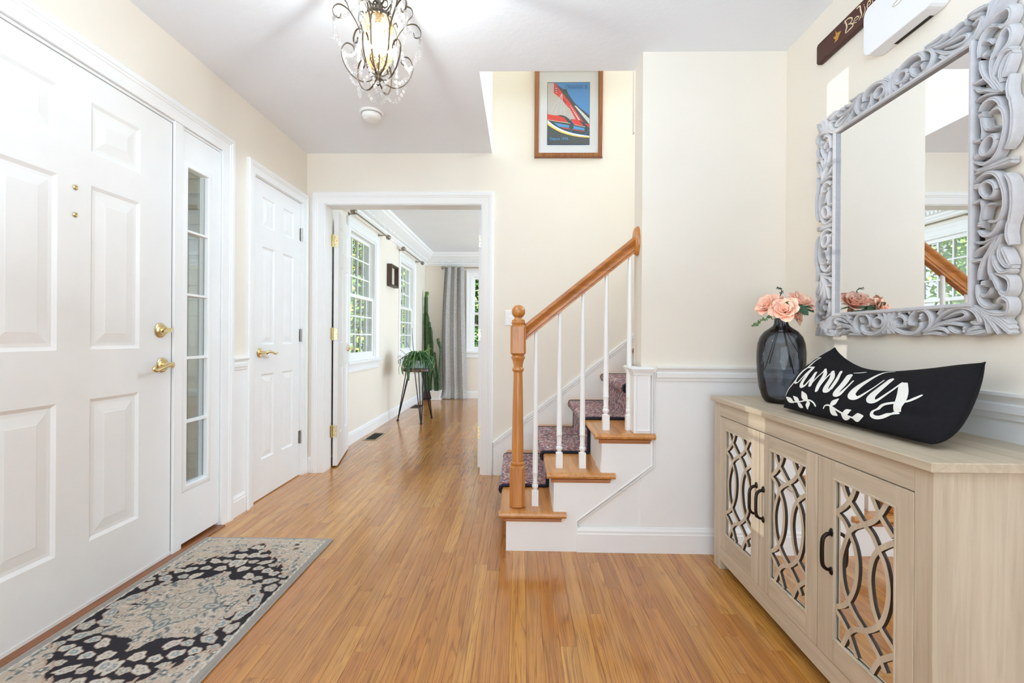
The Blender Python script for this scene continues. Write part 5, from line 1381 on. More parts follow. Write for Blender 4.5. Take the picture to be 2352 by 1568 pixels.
# guard stripe and plain border
put((a > .290) & (a < .301), CREAMC); put((a > .290) & (a < .301) & (np.sin(B * 190 + 2 * np.sin(A * 300)) > .55), GREYB * .9)
put((a > .287) & (a < .290) & (np.sin(B * 150) > .3), GREYB); put(a > .301, TAUPE); put(b > .570, TAUPE * 1.05)
img *= (.92 + .16 * vnoise(A, B, 330, 9))[..., None]
lift = .0028 * np.sin(B * 17 + 1.2) * np.clip((A - .22) / .11, 0, 1) + .0012 * (vnoise(A, B, 9, 8) - .5)
edge_fall = np.clip(np.minimum(HWX - a, HLY - b) / .006, 0, 1)
Z = .0035 + .0045 * edge_fall + np.maximum(lift, -.001) * edge_fall
XX = -1.280 + A + .0022 * np.sin(B * 21) * np.clip((a - .25) / .08, 0, 1)
me = bpy.data.meshes.new('pile')
V = np.stack([A + (XX + 1.280 - A), B, Z], -1).reshape(-1, 3)
ii = np.arange(NYg * NXg); r0 = (ii // NXg) * (NXg + 1) + ii % NXg
Fq = np.stack([r0, r0 + 1, r0 + NXg + 2, r0 + NXg + 1], -1)
me.vertices.add(len(V)); me.vertices.foreach_set('co', V.ravel().astype(np.float32)); me.loops.add(Fq.size); me.loops.foreach_set('vertex_index', Fq.ravel().astype(np.int32))
me.polygons.add(len(Fq)); me.polygons.foreach_set('loop_start', (np.arange(len(Fq)) * 4).astype(np.int32)); me.polygons.foreach_set('loop_total', np.full(len(Fq), 4, np.int32))
me.update(calc_edges=True); me.validate()
ca = me.color_attributes.new('weave', 'FLOAT_COLOR', 'POINT'); ca.data.foreach_set('color', np.concatenate([img.reshape(-1, 3), np.ones((len(V), 1))], 1).ravel().astype(np.float32))
k = NT('woven_rug'); at = k.n('ShaderNodeAttribute', _attribute_name='weave'); tc = k.n('ShaderNodeTexCoord'); nz = k.n('ShaderNodeTexNoise', Scale=900.); k.l(tc.outputs['Object'], nz.inputs['Vector'])
k.l(k.mix(.12, at.outputs['Color'], nz.outputs[0], 'OVERLAY'), k.p.inputs['Base Color']); k.set(Roughness=.95); k.p.inputs['Specular IOR Level'].default_value = .1; k.bump(nz.outputs[0], .5, .002)
me.materials.append(k.m); me.shade_smooth()
o = bpy.data.objects.new('pile', me); COL.objects.link(o); o.parent = rug
mb = MB()
pts = [(-1.280 + x, 1.705 + y, .004) for x, y in ((-HWX, -HLY), (HWX, -HLY), (HWX, HLY), (-HWX, HLY))]
for p, q in zip(pts, pts[1:] + pts[:1]): mb.tube([p, q], .0042, 8)
mb.build('whipped_edge', plain('taupe_binding', lin(160, 150, 142), .9, var=.1, scale=200), rug, smooth=60)
# ------------------------------------------------------------------ beaded chandelier
CHX, CHY = -.522, 1.62
chd = thing('chandelier', 'small wrought chandelier with crystal beads hanging from the hall ceiling', 'chandelier', (CHX, CHY, CH))
IRON = plain('aged_bronze_strap', lin(112, 100, 84), .4, .75, var=.2, scale=60)


def crystal():
    k = NT('clear_crystal'); tr = k.n('ShaderNodeBsdfTransparent'); tr.inputs[0].default_value = (.93, .93, .94, 1)
    gl = k.n('ShaderNodeBsdfGlossy'); gl.inputs['Roughness'].default_value = .03; df = k.n('ShaderNodeBsdfTranslucent'); df.inputs[0].default_value = (.95, .95, .95, 1)
    nz = k.n('ShaderNodeTexVoronoi', Scale=400.); b = k.n('ShaderNodeBump', Strength=.6, Distance=.002); k.l(nz.outputs[0], b.inputs['Height']); k.l(b.outputs[0], gl.inputs['Normal'])
    lw = k.n('ShaderNodeLayerWeight', Blend=.45); m1 = k.n('ShaderNodeMixShader'); k.l(k.math('MULTIPLY_ADD', lw.outputs['Facing'], .55, .16), m1.inputs[0]); k.l(tr.outputs[0], m1.inputs[1]); k.l(gl.outputs[0], m1.inputs[2])
    m2 = k.n('ShaderNodeMixShader'); m2.inputs[0].default_value = .075; k.l(m1.outputs[0], m2.inputs[1]); k.l(df.outputs[0], m2.inputs[2]); k.l(m2.outputs[0], k.out.inputs['Surface'])
    return k.m


CRYS = crystal()
P = lambda r, z, a: (CHX + r * math.cos(a), CHY + r * math.sin(a), z)
mb = MB(); mb.lathe([(.062, CH), (.062, CH - .006), (.045, CH - .022), (.012, CH - .030), (.010, CH - .040)], (CHX, CHY, 0), 24); mb.build('canopy', IRON, chd, smooth=40)
mb = MB(); mb.lathe([(.006, CH - .035), (.006, 2.31), (.014, 2.305), (.016, 2.295), (.008, 2.285), (.007, 2.245), (.013, 2.238), (.014, 2.230), (.012, 2.222), (.007, 2.216), (.007, 2.205)], (CHX, CHY, 0), 16); mb.build('stem', IRON, chd, smooth=40)
mb = MB(); mb.lathe([(.006, 2.218), (.018, 2.214), (.034, 2.205), (.044, 2.192), (.046, 2.186)], (CHX, CHY, 0), 24, cap=False)
for q in range(3):
    for i in range(22): mb.ball(P(.024 + .010 * q, 2.212 - .008 * q, i * 2 * PI / 22), .003, 6, 4)
mb.build('pierced_cap', IRON, chd, smooth=40)
mb = MB(); mb.lathe([(.004, 2.006), (.010, 2.000), (.012, 1.990), (.010, 1.982), (.013, 1.976), (.013, 1.968), (.006, 1.960), (.005, 1.955), (.007, 1.951), (.001, 1.946)], (CHX, CHY, 0), 16); mb.build('bottom_hub', IRON, chd, smooth=40)
SW = (.0062, .0013)
for k in range(6):
    a = .42 + k * PI / 3
    mb = MB()
    low = [(.008, 1.980), (.030, 1.958), (.062, 1.952), (.096, 1.972), (.119, 2.010), (.124, 2.048), (.108, 2.074), (.087, 2.070), (.081, 2.052), (.092, 2.042)]
    mb.tube([P(p.x, p.y, a) for p in bezier([(r, z, 0) for r, z in low], 5)], 1, 6, flat=SW, up=(-math.sin(a), math.cos(a), 0)) if False else None
    tang = (-math.sin(a), math.cos(a), 0)

    def strap(prof, ang, w=.0055, t=.0011):
        Q = bezier([(r, z, 0) for r, z in prof], 6); T = (-math.sin(ang), math.cos(ang)); rows = []
        for i, q in enumerate(Q):
            d_ = (Q[min(i + 1, len(Q) - 1)] - Q[max(i - 1, 0)]).normalized(); nx_, nz_ = -d_.y * t, d_.x * t
            row = []
            for su, sn in ((1, 1), (-1, 1), (-1, -1), (1, -1)):
                r_, z_ = q.x + nx_ * sn, q.y + nz_ * sn; c_ = P(r_, z_, ang); row.append((c_[0] + T[0] * w * .5 * su, c_[1] + T[1] * w * .5 * su, c_[2]))
            rows.append(mb.pts(row))
        for x, y in zip(rows, rows[1:]):
            for j in range(4): mb.face((x + j, x + (j + 1) % 4, y + (j + 1) % 4, y + j))
        for x in (rows[0], rows[-1]): mb.face((x, x + 1, x + 2, x + 3))

    strap(low, a)
    mb.build('lower_arm', IRON, chd)
    mb = MB()
    strap([(.010, 1.985), (.026, 1.992), (.044, 2.018), (.057, 2.060), (.062, 2.105), (.066, 2.135), (.084, 2.170), (.106, 2.196), (.134, 2.204), (.152, 2.186), (.150, 2.162), (.132, 2.156), (.126, 2.172)], a)
    strap([(.100, 2.190), (.106, 2.212), (.122, 2.236), (.118, 2.258), (.100, 2.262), (.092, 2.248)], a)
    strap([(.066, 2.135), (.060, 2.160), (.052, 2.178), (.062, 2.190), (.068, 2.176)], a)
    mb.build('upper_arm', IRON, chd)
    mb = MB(); strap([(.010, 2.205), (.026, 2.212), (.046, 2.236), (.056, 2.268), (.052, 2.300), (.036, 2.318), (.020, 2.312), (.018, 2.298)], a + PI / 6); strap([(.010, 2.240), (.022, 2.236), (.032, 2.246), (.030, 2.262), (.020, 2.264)], a)
    mb.build('crown_scroll', IRON, chd)
    mb = MB(); strap([(.008, 2.000), (.020, 2.010), (.032, 2.030), (.030, 2.048), (.020, 2.050), (.014, 2.040)], a + PI / 6); mb.build('inner_scroll', IRON, chd)


def beads(name, pts, r=.0062, step=.0155):
    """string of faceted beads along a polyline, with a fine wire"""
    Q = [Vector(p) for p in pts]; mb = MB(); acc = 0; nxt = step * .5
    for u, v in zip(Q, Q[1:]):
        L_ = (v - u).length
        while nxt <= acc + L_:
            c_ = u + (v - u) * ((nxt - acc) / L_); mb.ball(c_, r, 8, 5, sc=(1, 1, 1.12)); nxt += step
        acc += L_
    mb.build(name, CRYS, chd)


def swag(p, q, drop, n=14):
    p, q = Vector(p), Vector(q); return [p + (q - p) * (i / n) - Vector((0, 0, drop * 4 * (i / n) * (1 - i / n))) for i in range(n + 1)]


for k in range(6):
    a = .42 + k * PI / 3; a2 = a + PI / 3
    beads('bead_strand', swag(P(.150, 2.158, a), P(.054, 2.262, a), .030))
    beads('bead_strand', swag(P(.150, 2.158, a), P(.123, 2.055, a + .10), .026))
    beads('bead_strand', swag(P(.122, 2.046, a), P(.122, 2.046, a2), .040))
    beads('bead_strand', swag(P(.100, 1.972, a), P(.070, 1.955, a2), .045), .0055)
    beads('bead_strand', swag(P(.062, 2.11, a + .2), P(.075, 2.00, a + .35), .006))
    # long drop under each outer scroll
    c_ = Vector(P(.151, 2.155, a)); mb = MB()
    mb.lathe([(.0035, 0), (.0045, -.004), (.0016, -.010), (.0022, -.030), (.0050, -.048), (.0075, -.058), (.0066, -.066), (.001, -.069)], c_ - Vector((0, 0, .012)), 12); mb.ball(c_ - Vector((0, 0, .006)), .006, 8, 5)
    mb.build('crystal_drop', CRYS, chd, smooth=50)
mb = MB(); mb.ball((CHX, CHY, 1.926), .0065, 8, 6); mb.ball((CHX, CHY, 1.903), .0125, 12, 8, sc=(1, 1, 1.25)); mb.build('centre_crystal', CRYS, chd)
beads('bead_strand', swag(P(.055, 1.955, .42 - 2.1), P(.055, 1.955, .42 - 1.05), .058), .0058)
mb = MB()
for q in range(17):
    z = 2.178 - q * .0102; rr_ = .046 - (.0 if q < 13 else (q - 12) * .0052)
    for i in range(26):
        mb.ball(P(rr_ + .0015 * (q % 2), z, (i + .5 * (q % 2)) * 2 * PI / 26), .0047, 6, 4, sc=(1, 1, 1.15))
k = NT('amber_lit_bead'); tr = k.n('ShaderNodeBsdfTransparent'); tr.inputs[0].default_value = (.97, .90, .80, 1); tl = k.n('ShaderNodeBsdfTranslucent'); tl.inputs[0].default_value = (1., .70, .38, 1); gl = k.n('ShaderNodeBsdfGlossy'); gl.inputs['Roughness'].default_value = .08
nz = k.n('ShaderNodeTexNoise', Scale=120.); m1 = k.n('ShaderNodeMixShader'); k.l(k.ramp(nz.outputs[0], [(.3, (.010, .010, .010, 1)), (.7, (.035, .035, .035, 1))]), m1.inputs[0]); k.l(tr.outputs[0], m1.inputs[1]); k.l(tl.outputs[0], m1.inputs[2])
m2 = k.n('ShaderNodeMixShader'); m2.inputs[0].default_value = .05; k.l(m1.outputs[0], m2.inputs[1]); k.l(gl.outputs[0], m2.inputs[2]); k.l(m2.outputs[0], k.out.inputs['Surface'])
bsd = mb.build('bead_shade', k.m, chd, kind='stuff')
k = NT('glowing_bulb'); em = k.n('ShaderNodeEmission'); em.inputs[1].default_value = 22.; nz = k.n('ShaderNodeTexNoise', Scale=4.); k.l(k.ramp(nz.outputs[0], [(.3, (1, .74, .44, 1)), (.7, (1, .82, .55, 1))]), em.inputs[0])
tr = k.n('ShaderNodeBsdfTransparent'); ad = k.n('ShaderNodeAddShader'); k.l(em.outputs[0], ad.inputs[0]); k.l(tr.outputs[0], ad.inputs[1]); k.l(ad.outputs[0], k.out.inputs['Surface'])
mb = MB(); mb.lathe([(.008, 2.172), (.009, 2.160), (.013, 2.142), (.017, 2.118), (.016, 2.098), (.010, 2.072), (.003, 2.050), (.001, 2.046)], (CHX, CHY, 0), 16); mb.build('bulb', k.m, chd, smooth=60)
mb = MB(); mb.lathe([(.011, 2.205), (.011, 2.170), (.008, 2.168)], (CHX, CHY, 0), 16); mb.build('lamp_socket', IRON, chd, smooth=40)
cl = bpy.data.lights.new('chandelier_glow', 'POINT'); cl.energy = 14; cl.color = (.76, .90, 1); cl.shadow_soft_size = .006
clo = bpy.data.objects.new('chandelier_glow', cl); COL.objects.link(clo); clo.parent = chd; clo.location = (0, 0, 2.10 - CH)

# ------------------------------------------------------------------ dining room things
ROD = plain('pewter_rod', lin(150, 140, 126), .4, .7, var=.1, scale=50)


def rod(label, p0, p1, out):
    p0, p1, out = Vector(p0), Vector(p1), Vector(out); d_ = (p1 - p0).normalized()
    r_ = thing('curtain_rod', label, 'curtain rod', (p0 + p1) / 2)
    mb = MB(); mb.tube([p0, p1], .008, 10); mb.build('pole', ROD, r_, smooth=60)
    for p, s_ in ((p0, -1), (p1, 1)):
        mb = MB(); mb.tube([p, p + d_ * s_ * .012, p + d_ * s_ * .014, p + d_ * s_ * .03, p + d_ * s_ * .050, p + d_ * s_ * .062, p + d_ * s_ * .066], [.012, .012, .016, .029, .029, .016, .002], 14); mb.build('finial', ROD, r_, smooth=50)
    for q in (.06, (p1 - p0).length - .06):
        c_ = p0 + d_ * q; mb = MB(); mb.tube([c_, c_ + out], .006, 8); mb.tube([c_ + out * .97, c_ + out], .018, 12); mb.build('bracket', ROD, r_, smooth=50)
    return r_


rod('pewter curtain rod over the nearer left window of the dining room', (XL + .085, 4.20, 2.205), (XL + .085, 5.22, 2.205), (-.084, 0, 0))
rod('pewter curtain rod over the farther left window of the dining room', (XL + .085, 5.98, 2.205), (XL + .085, 7.05, 2.205), (-.084, 0, 0))
rod('pewter curtain rod with grey curtain on the far wall of the dining room', (-1.29, YFAR - .085, 2.212), (.36, YFAR - .085, 2.212), (0, .084, 0))


def curtain_mat():
    k = NT('grey_damask_curtain'); tc = k.n('ShaderNodeUVMap'); v = k.n('ShaderNodeTexVoronoi', Scale=62., _feature='F1'); v.inputs['Randomness'].default_value = .55; k.l(tc.outputs[0], v.inputs['Vector'])
    nz = k.n('ShaderNodeTexNoise', Scale=70., Detail=3.); k.l(tc.outputs[0], nz.inputs['Vector'])
    f = k.math('ADD', k.math('MULTIPLY', v.outputs['Distance'], 1.), k.math('MULTIPLY', nz.outputs[0], .55))
    k.l(k.ramp(f, [(.50, lin(128, 124, 120)), (.64, lin(178, 175, 171)), (.80, lin(198, 195, 190)), (.90, lin(148, 144, 140))]), k.p.inputs['Base Color'])
    k.set(Roughness=.75); k.p.inputs['Sheen Weight'].default_value = .3; k.bump(nz.outputs[0], .15, .003); return k.m


cur = thing('curtain', 'long grey patterned curtain gathered beside the far window, puddled at its hem', 'curtain', (-1.15, YFAR - .085, 0))


def cfn(u, v):
    z = .012 + 2.215 * v
    half = .158 + .052 * (1 - v) ** 1.2 + .018 * math.sin(3 * (1 - v)); ctr = -1.125 - .012 * (1 - v) - .018 * math.sin(PI * (1 - v))
    w = (u - .5) * 2; fold = math.sin(u * PI * 6.2 + .4) * (.030 + .016 * math.sin(u * 9)) * (.75 + .25 * v) + .008 * math.sin(u * 31)
    x = ctr + w * half + .010 * math.sin(u * PI * 12 + 4 * v); y = YFAR - .088 + fold
    if v < .07:
        q = (1 - v / .07); y -= .075 * q * (1 + .4 * math.sin(u * 23)); z = max(.006, z - .02 * q + .02 * q * math.sin(u * 37)); x += w * .012 * q
    if v > .97: y = YFAR - .085 + (y - YFAR + .085) * .75
    return (x, y, z)


mb = MB(); NU, NV = 120, 60; mb.grid(cfn, NU, NV); o = mb.build('cloth', curtain_mat(), cur, smooth=180)
uv = o.data.uv_layers.new(name='UVMap')
for lp in o.data.loops:
    vi = lp.vertex_index; uv.data[lp.index].uv = ((vi % (NU + 1)) / NU * 1.1, (vi // (NU + 1)) / NV * 2.2)
s_ = o.modifiers.new('thickness', 'SOLIDIFY'); s_.thickness = .003
# shadow box on the left wall
bx = thing('shadow_box', 'dark wooden shadow box frame between the two left dining windows', 'frame', (XL, 5.65, 1.80))
mb = MB(); DW = wood('dark_walnut_box', lin(48, 34, 24), lin(78, 58, 44), lin(96, 74, 58), 'Z', 1.2, .5, 0)
y0, y1, z0, z1 = 5.49, 5.81, 1.665, 1.935
mb.box((XL, y0, z0), (XL + .06, y0 + .022, z1)).box((XL, y1 - .022, z0), (XL + .06, y1, z1)).box((XL, y0 + .022, z0), (XL + .06, y1 - .022, z0 + .022)).box((XL, y0 + .022, z1 - .022), (XL + .06, y1 - .022, z1)); mb.build('frame', DW, bx)
MB().box((XL + .0005, y0 + .02, z0 + .02), (XL + .008, y1 - .02, z1 - .02)).build('backing', plain('linen_backing', lin(222, 216, 204), .8, var=.06, scale=80), bx)
mb = MB()
for q in range(5): mb.box((XL + .008, 5.63, z0 + .045 + q * .04), (XL + .014, 5.67, z0 + .060 + q * .04))
mb.build('small_tokens', plain('grey_tokens', lin(160, 154, 146), .6, var=.1), bx)
# plant stand and trailing plant
SX, SY = -1.285, 5.575
TOPZ = .652
st_ = thing('plant_stand', 'round dark wooden plant stand on black hairpin legs', 'plant stand', (SX, SY, 0))
mb = MB(); mb.lathe([(.170, TOPZ - .036), (.180, TOPZ - .030), (.180, TOPZ - .004), (.174, TOPZ), (.001, TOPZ)], (SX, SY, 0), 36); mb.build('table_top', wood('walnut_top', lin(62, 38, 26), lin(92, 60, 44), lin(110, 76, 56), 'X', 1., .4, .2), st_, smooth=40)
for a, fx, fy in ((0, -1.525, 5.585), (1, -1.185, 5.365), (2, -1.140, 5.775)):
    f = Vector((fx, fy, .006)); ctr = Vector((SX, SY, 0)); rad = (f - ctr); rad.z = 0; rad.normalize(); tn = Vector((-rad.y, rad.x, 0)); top = ctr + rad * .120 + Vector((0, 0, TOPZ - .037))
    mb = MB()
    for q in (-.055, 0, .055): mb.tube([top + tn * q - rad * (.0 if q else .03), f + tn * q * .08], .0058, 8)
    mb.tube([f + Vector((0, 0, -.006)), f + Vector((0, 0, .006))], .016, 10); mb.box((top.x - .03, top.y - .03, TOPZ - .040), (top.x + .03, top.y + .03, TOPZ - .036))
    mb.build('hairpin_leg', BLACK_METAL, st_, smooth=50)
tp = thing('trailing_plant', 'bushy trailing cactus with drooping strands on the plant stand', 'plant', (SX, SY, TOPZ))
POT = plain('pale_glazed_pot', lin(206, 214, 220), .35, var=.04)
mb = MB(); mb.lathe([(.075, TOPZ), (.088, TOPZ + .02), (.105, TOPZ + .09), (.108, TOPZ + .10), (.100, TOPZ + .10), (.097, TOPZ + .085), (.001, TOPZ + .082)], (SX, SY, 0), 28); mb.build('pot', POT, tp, smooth=45)
mb = MB(); mb.lathe([(.120, TOPZ), (.135, TOPZ + .012), (.128, TOPZ + .012), (.001, TOPZ + .006)], (SX, SY, 0), 28); mb.build('saucer', POT, tp, smooth=45)
GREENS = [plain('strand_green_' + n_, lin(*c_), .5, var=.25, scale=40) for n_, c_ in (('deep', (42, 84, 44)), ('mid', (66, 112, 58)), ('light', (104, 142, 82)))]
rr = random.Random(11)
for i in range(150):
    a = rr.uniform(0, 2 * PI); ln_ = rr.uniform(.12, .27); up_ = rr.uniform(.04, .13); out = rr.uniform(.05, .115)
    b0 = Vector((SX + .05 * math.cos(a) * rr.random(), SY + .05 * math.sin(a) * rr.random(), TOPZ + .085))
    dv = Vector((math.cos(a), math.sin(a), 0)); drop = rr.uniform(.02, .20)
    pts = bezier([b0, b0 + dv * out * .5 + Vector((0, 0, up_)), b0 + dv * out * 1.2 + Vector((0, 0, up_ * .6)), b0 + dv * (out * 1.4 + .03) + Vector((0, 0, up_ * .5 - drop * .7)), b0 + dv * (out * 1.35 + .03) + Vector((0, 0, -drop))], 4)
    pts = [p if math.hypot(p.x - SX, p.y - SY) > .185 or p.z > TOPZ + .01 else Vector((p.x, p.y, max(p.z, TOPZ + .008))) for p in pts]
    mb = MB(); w_ = rr.choice([.0035, .004, .006]); N_ = len(pts); mb.tube(pts, [w_ * (.6 + .4 * math.sin(PI * min(1, .2 + .8 * k / N_))) for k in range(N_)], 5, flat=(1, .45 if w_ > .005 else .9, 1))
    mb.build('strand', GREENS[i % 3], tp, smooth=60)
for P_, w_, g_ in (([(SX - .03, SY - .06, TOPZ + .10), (SX - .055, SY - .19, TOPZ + .03), (SX - .06, SY - .20, TOPZ - .05), (SX - .058, SY - .20, TOPZ - .135)], .017, 0), ([(SX, SY, TOPZ + .09), (SX - .05, SY, TOPZ + .25), (SX - .06, SY - .02, TOPZ + .50)], .005, 0), ([(SX, SY, TOPZ + .09), (SX - .08, SY, TOPZ + .22), (SX - .13, SY - .02, TOPZ + .33)], .004, 2), ([(SX, SY, TOPZ + .10), (SX + .07, SY - .03, TOPZ + .19), (SX + .18, SY - .03, TOPZ + .25)], .009, 2), ([(SX - .05, SY, TOPZ + .09), (SX - .16, SY - .05, TOPZ + .20), (SX - .20, SY - .06, TOPZ + .23)], .005, 1)):
    Q = bezier(P_, 5); mb = MB(); mb.tube(Q, [w_ * (.7 + .5 * math.sin(PI * k / len(Q))) for k in range(len(Q))], 6, flat=(1, .4, 1)); mb.build('strand', GREENS[g_], tp, smooth=60)


# columnar cactus in a dark planter
def ribbed(mb, P_, r_, ribs=5, tip=True):
    Q = bezier(P_, 6); N_ = len(Q); rows = []
    for i, q in enumerate(Q):
        f = i / (N_ - 1); rad = r_ * (1 if f < .93 else math.sqrt(max(.02, 1 - ((f - .93) / .07) ** 2))) * (.95 + .06 * math.sin(9 * f * 3))
        rows.append(mb.pts([(q.x + rad * (1 if k % 2 == 0 else .62) * math.cos(PI * k / ribs), q.y + rad * (1 if k % 2 == 0 else .62) * math.sin(PI * k / ribs), q.z) for k in range(2 * ribs)]))
    for a, b in zip(rows, rows[1:]):
        for k in range(2 * ribs): mb.face((a + k, a + (k + 1) % (2 * ribs), b + (k + 1) % (2 * ribs), b + k))
    mb.face([rows[-1] + k for k in range(2 * ribs)])


CACT = plain('cactus_green', lin(58, 84, 44), .6, var=.3, scale=26, bump=.2); CACT_L = plain('cactus_young_green', lin(96, 128, 62), .6, var=.25, scale=30)
KX, KY = -1.555, 7.51
ca_ = thing('column_cactus', 'tall clustered column cactus in a dark planter in the far corner', 'cactus', (KX, KY, 0))
mb = MB(); mb.box((KX - .052, KY - .052, .016), (KX + .052, KY + .052, .125)); mb.box((KX - .056, KY - .056, .115), (KX + .056, KY + .056, .135)); mb.build('planter', plain('dark_brown_planter', lin(74, 52, 46), .6, var=.15, scale=14), ca_, bevel=.004)
mb = MB(); mb.box((KX - .058, KY - .058, 0), (KX + .058, KY + .058, .016)); mb.build('planter_tray', plain('black_tray', lin(40, 34, 34), .6), ca_)
for P_, r_, m_ in (([(KX - .02, KY, .25), (KX - .04, KY, .9), (KX - .07, KY, 1.4), (KX - .065, KY - .01, 1.75)], .052, CACT), ([(KX + .03, KY - .05, .25), (KX + .01, KY - .06, .9), (KX - .01, KY - .05, 1.45)], .050, CACT), ([(KX + .07, KY - .02, .25), (KX + .09, KY - .05, .8), (KX + .055, KY - .05, 1.18), (KX + .045, KY - .05, 1.30)], .044, CACT), ([(KX + .09, KY - .05, .25), (KX + .15, KY - .06, .7), (KX + .125, KY - .05, 1.05), (KX + .08, KY - .04, 1.22)], .042, CACT), ([(KX - .07, KY - .03, .25), (KX - .10, KY - .03, 1.0), (KX - .105, KY - .02, 1.50)], .034, CACT), ([(KX + .04, KY - .09, .55), (KX + .05, KY - .13, .75), (KX + .045, KY - .13, .93)], .034, CACT_L), ([(KX - .065, KY - .01, 1.70), (KX - .05, KY - .02, 1.79), (KX - .02, KY - .02, 1.775), (KX - .03, KY - .02, 1.73)], .040, CACT_L)):
    P_ = [(KX + (q[0] - KX) * .5, KY + (q[1] - KY) * .5, q[2] if q[2] > .3 else .12) for q in P_]
    mb = MB(); ribbed(mb, P_, r_ * .70); mb.build('stem', m_, ca_, smooth=25)
WX, WY = -1.402, 7.46
wp = thing('small_cactus', 'slim branching cactus in a square white pot beside the curtain', 'cactus', (WX, WY, 0))
WPOT = plain('white_ceramic_pot', lin(236, 234, 230), .4, var=.02)
mb = MB(); P_ = lambda h_, z: [(WX - h_, WY - h_, z), (WX + h_, WY - h_, z), (WX + h_, WY + h_, z), (WX - h_, WY + h_, z)]
R_ = [mb.pts(P_(h_, z)) for h_, z in ((.062, .018), (.088, .155), (.079, .155), (.074, .135))]
for a, b in zip(R_, R_[1:]):
    for k in range(4): mb.face((a + k, a + (k + 1) % 4, b + (k + 1) % 4, b + k))
mb.face([R_[0] + k for k in range(4)]); mb.face([R_[-1] + k for k in range(4)]); mb.build('pot', WPOT, wp, bevel=.004)
mb = MB(); mb.box((WX - .082, WY - .082, 0), (WX + .082, WY + .082, .018)); mb.build('saucer', WPOT, wp, bevel=.003)
for P_, r_ in (([(WX - .01, WY, .13), (WX - .03, WY, .36), (WX - .055, WY, .55)], .020), ([(WX + .0, WY - .02, .13), (WX + .01, WY, .35), (WX - .01, WY, .62), (WX - .03, WY, .80)], .022), ([(WX + .02, WY, .13), (WX + .05, WY - .02, .40), (WX + .075, WY - .02, .80), (WX + .05, WY - .02, .98)], .020), ([(WX + .07, WY - .02, .86), (WX + .03, WY - .02, .97), (WX + .035, WY - .02, 1.02)], .022), ([(WX + .03, WY - .03, .13), (WX + .055, WY - .03, .22), (WX + .045, WY - .03, .30)], .010)):
    mb = MB(); ribbed(mb, P_, r_, 4); mb.build('stem', CACT, wp, smooth=25)


def register(label, cx_, cy_, mat_, lx=.052, ly=.155, vents=True):
    r_ = thing('floor_register', label, 'floor vent', (cx_, cy_, 0))
    mb = MB().usweep(cx_ - lx, cx_ + lx, cy_ - ly, cy_ + ly, [(0, 0), (0, .005), (.016, .004), (.02, .0005)], lambda a, b, h: (a, b, .0005 + h), closed=True); mb.build('frame', mat_, r_)
    MB().box((cx_ - lx, cy_ - ly, .0004), (cx_ + lx, cy_ + ly, .0016)).build('duct', DARK, r_)
    for i in range(11):
        y = cy_ - ly + (i + 1) * 2 * ly / 12; MB().box((cx_ - lx, y - .004, .002), (cx_ + lx, y + .004, .005)).build('slat', BRONZE, r_)
    return r_


register('brass-rimmed floor vent near the left dining wall, nearest the doorway', -1.512, 4.665, plain('antique_bronze_rim', lin(176, 160, 130), .4, .6))
register('dark floor vent farther back by the second dining window', -1.547, 6.72, BRONZE, .05, .13)
tg = thing('dry_leaf_scrap', 'small dry leaf scrap on the floor beside the plant stand', 'leaf', (-1.26, 6.02, 0))
mb = MB(); leaf(mb, (-1.30, 6.0, .006), (-1.21, 6.05, .007), .03, (0, 0, 1), .1); mb.build('blade', plain('dry_tan_leaf', lin(150, 116, 70), .8, var=.2), tg)
for lab, x, y in (('black beetle-shaped crumb near the far edge of the rug', -1.10, 2.205), ('brown leaf crumb near the far edge of the rug', -1.085, 2.165)):
    t_ = thing('leaf_crumb', lab, 'leaf', (x, y, .008)); mb = MB(); leaf(mb, (x - .010, y, .0105), (x + .012, y + .012, .0115), .012, (0, 0, 1), .3); mb.build('blade', plain('dry_crumb', lin(40, 30, 24) if 'black' in lab else lin(104, 76, 46), .8, var=.2), t_)

# ------------------------------------------------------------------ outdoors
MB().box((-3.1, -2.6, 2.78), (XE, 3.4, 2.92)).build('entry_sun_blocker', WHITE, kind='structure')  # unseen roof added to shade the siding from direct sun
LAWN = plain('mown_lawn', lin(128, 158, 70), .9, var=.25, scale=1.2, bump=.4, bscale=30)
MB().box((-60, -20, -.62), (XE, 70, -.5)).build('ground', LAWN, kind='structure')
MB().box((XE, YFAR + .15, -.62), (40, 70, -.5)).build('ground_far', LAWN, kind='structure')
SID = plain('olive_grey_clapboard', lin(122, 120, 104), .7, var=.05, scale=6)
MB().box((-14, -20, -.5), (XE, 2.9, -.47)).build('neutral_bounce_ground', plain('neutral_bounce_grey', lin(176, 176, 172), .85, var=.1, scale=2, bump=.2), kind='structure')  # unseen grey patch added so light bounced onto the siding stays neutral
porch = MB().box((-4.2, 2.99, -.5), (-2.10, 3.10, 2.75)).build('wall_porch', SID, kind='structure')
z = -.45
while z < 2.7:
    MB().prism([(z, .030), (z, .006), (z + .112, -.004), (z + .112, .006)][::-1], lambda b, h, a: (a, 2.99 - h, b), -4.2, -2.095).build('clapboard', SID, porch); z += .1015
MB().box((-2.097, 2.955, -.5), (-1.985, 3.10, 2.75)).build('trim_17', plain('cream_corner_board', lin(236, 232, 214), .6, var=.02), kind='structure')
MB().box((-4.2, -1, -.14), (XE, 3.0, -.02)).build('porch_floor', plain('grey_porch_boards', lin(150, 150, 148), .7, var=.06), kind='structure')
LEAFM = [plain('tree_leaf_' + n_, lin(*c_), .6, var=.3, scale=1.5) for n_, c_ in (('green', (96, 138, 56)), ('yellow', (176, 186, 78)), ('dark', (58, 92, 52)), ('light', (150, 186, 96)))]
BARK = plain('tree_bark', lin(92, 80, 68), .9, var=.25, scale=12, bump=.5)
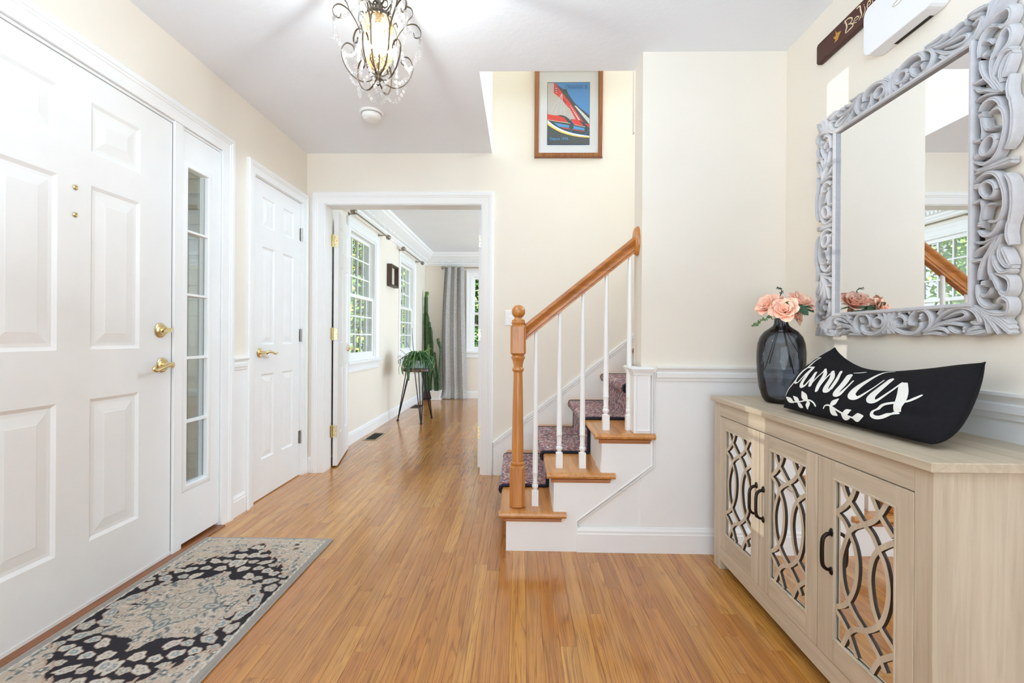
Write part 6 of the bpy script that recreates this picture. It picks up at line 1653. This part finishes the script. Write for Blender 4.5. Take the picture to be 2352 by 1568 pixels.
TREES = [(-5.0, 13.5, 7.5, 2.0, 0), (-10.6, 12.0, 8.0, 2.4, 3), (-7.6, 18.5, 9.5, 2.6, 0), (-14.8, 17.0, 10.0, 3.0, 1), (-12.6, 25.5, 11.0, 3.4, 0), (-5.4, 26.0, 10.0, 2.6, 3), (-1.7, 16.0, 4.4, 1.2, 2), (-1.2, 21.5, 8.0, 2.2, 1), (1.8, 28.0, 10.0, 2.4, 0), (-6.6, 8.0, 5.5, 1.5, 3), (-17.2, 10.0, 8.5, 2.6, 0), (-21.5, 20.0, 10.0, 3.0, 2), (-8.5, 34.5, 13.0, 3.8, 2)]
TL = ['green lawn tree seen through the nearer left dining window', 'pale green tree in the middle of the side lawn', 'tall green tree behind the one at the nearer window', 'yellow-green tree at the back left of the lawn', 'large green tree at the far back of the lawn', 'pale tree seen through the farther left window', 'low dark evergreen close outside the far window', 'yellow tree above the evergreen outside the far window', 'green tree farthest right behind the far window', 'small pale tree close to the house, reflected in the carved mirror', 'green tree at the left edge of the lawn', 'dark tree far to the left behind the lawn', 'tallest dark tree at the very back']
for (x, y, h_, rad, mi), lab in zip(TREES, TL):
    t_ = thing('tree', lab, 'tree', (x, y, -.5)); rr = random.Random(int(x * 10 + y * 100))
    mb = MB(); mb.tube(bezier([(x, y, -.5), (x + .1, y, h_ * .3), (x - .05, y + .1, h_ * .75)], 4), [.16 * h_ / 8, .15 * h_ / 8, .13 * h_ / 8, .11 * h_ / 8, .1 * h_ / 8, .08 * h_ / 8, .07 * h_ / 8, .05 * h_ / 8, .03], 8); mb.build('trunk', BARK, t_, smooth=60)
    mb = MB(); nleaf = 8000
    blobs = [(x + rr.uniform(-.6, .6) * rad, y + rr.uniform(-.6, .6) * rad, rr.uniform(.04, .92) * h_, rad * rr.uniform(.32, .58)) for _ in range(24)]
    for i in range(nleaf):
        bx_, by_, bz_, br_ = blobs[i % 24]; v = Vector((rr.gauss(0, 1), rr.gauss(0, 1), rr.gauss(0, 1))).normalized() * br_ * rr.uniform(.55, 1.05)
        c_ = Vector((bx_, by_, max(-.2, bz_))) + v; c_.z = max(-.3, c_.z); u_ = Vector((rr.gauss(0, 1), rr.gauss(0, 1), rr.gauss(0, .6))).normalized(); w_ = u_.orthogonal().normalized(); s1, s2 = rr.uniform(.06, .12), rr.uniform(.035, .07)
        i0 = mb.pts([c_ + u_ * s1, c_ + w_ * s2, c_ - u_ * s1, c_ - w_ * s2]); mb.face((i0, i0 + 1, i0 + 2, i0 + 3), 0 if rr.random() < .72 else 1)
    mb.build('foliage', [LEAFM[mi], LEAFM[(mi + 1) % 4]], t_, kind='stuff')
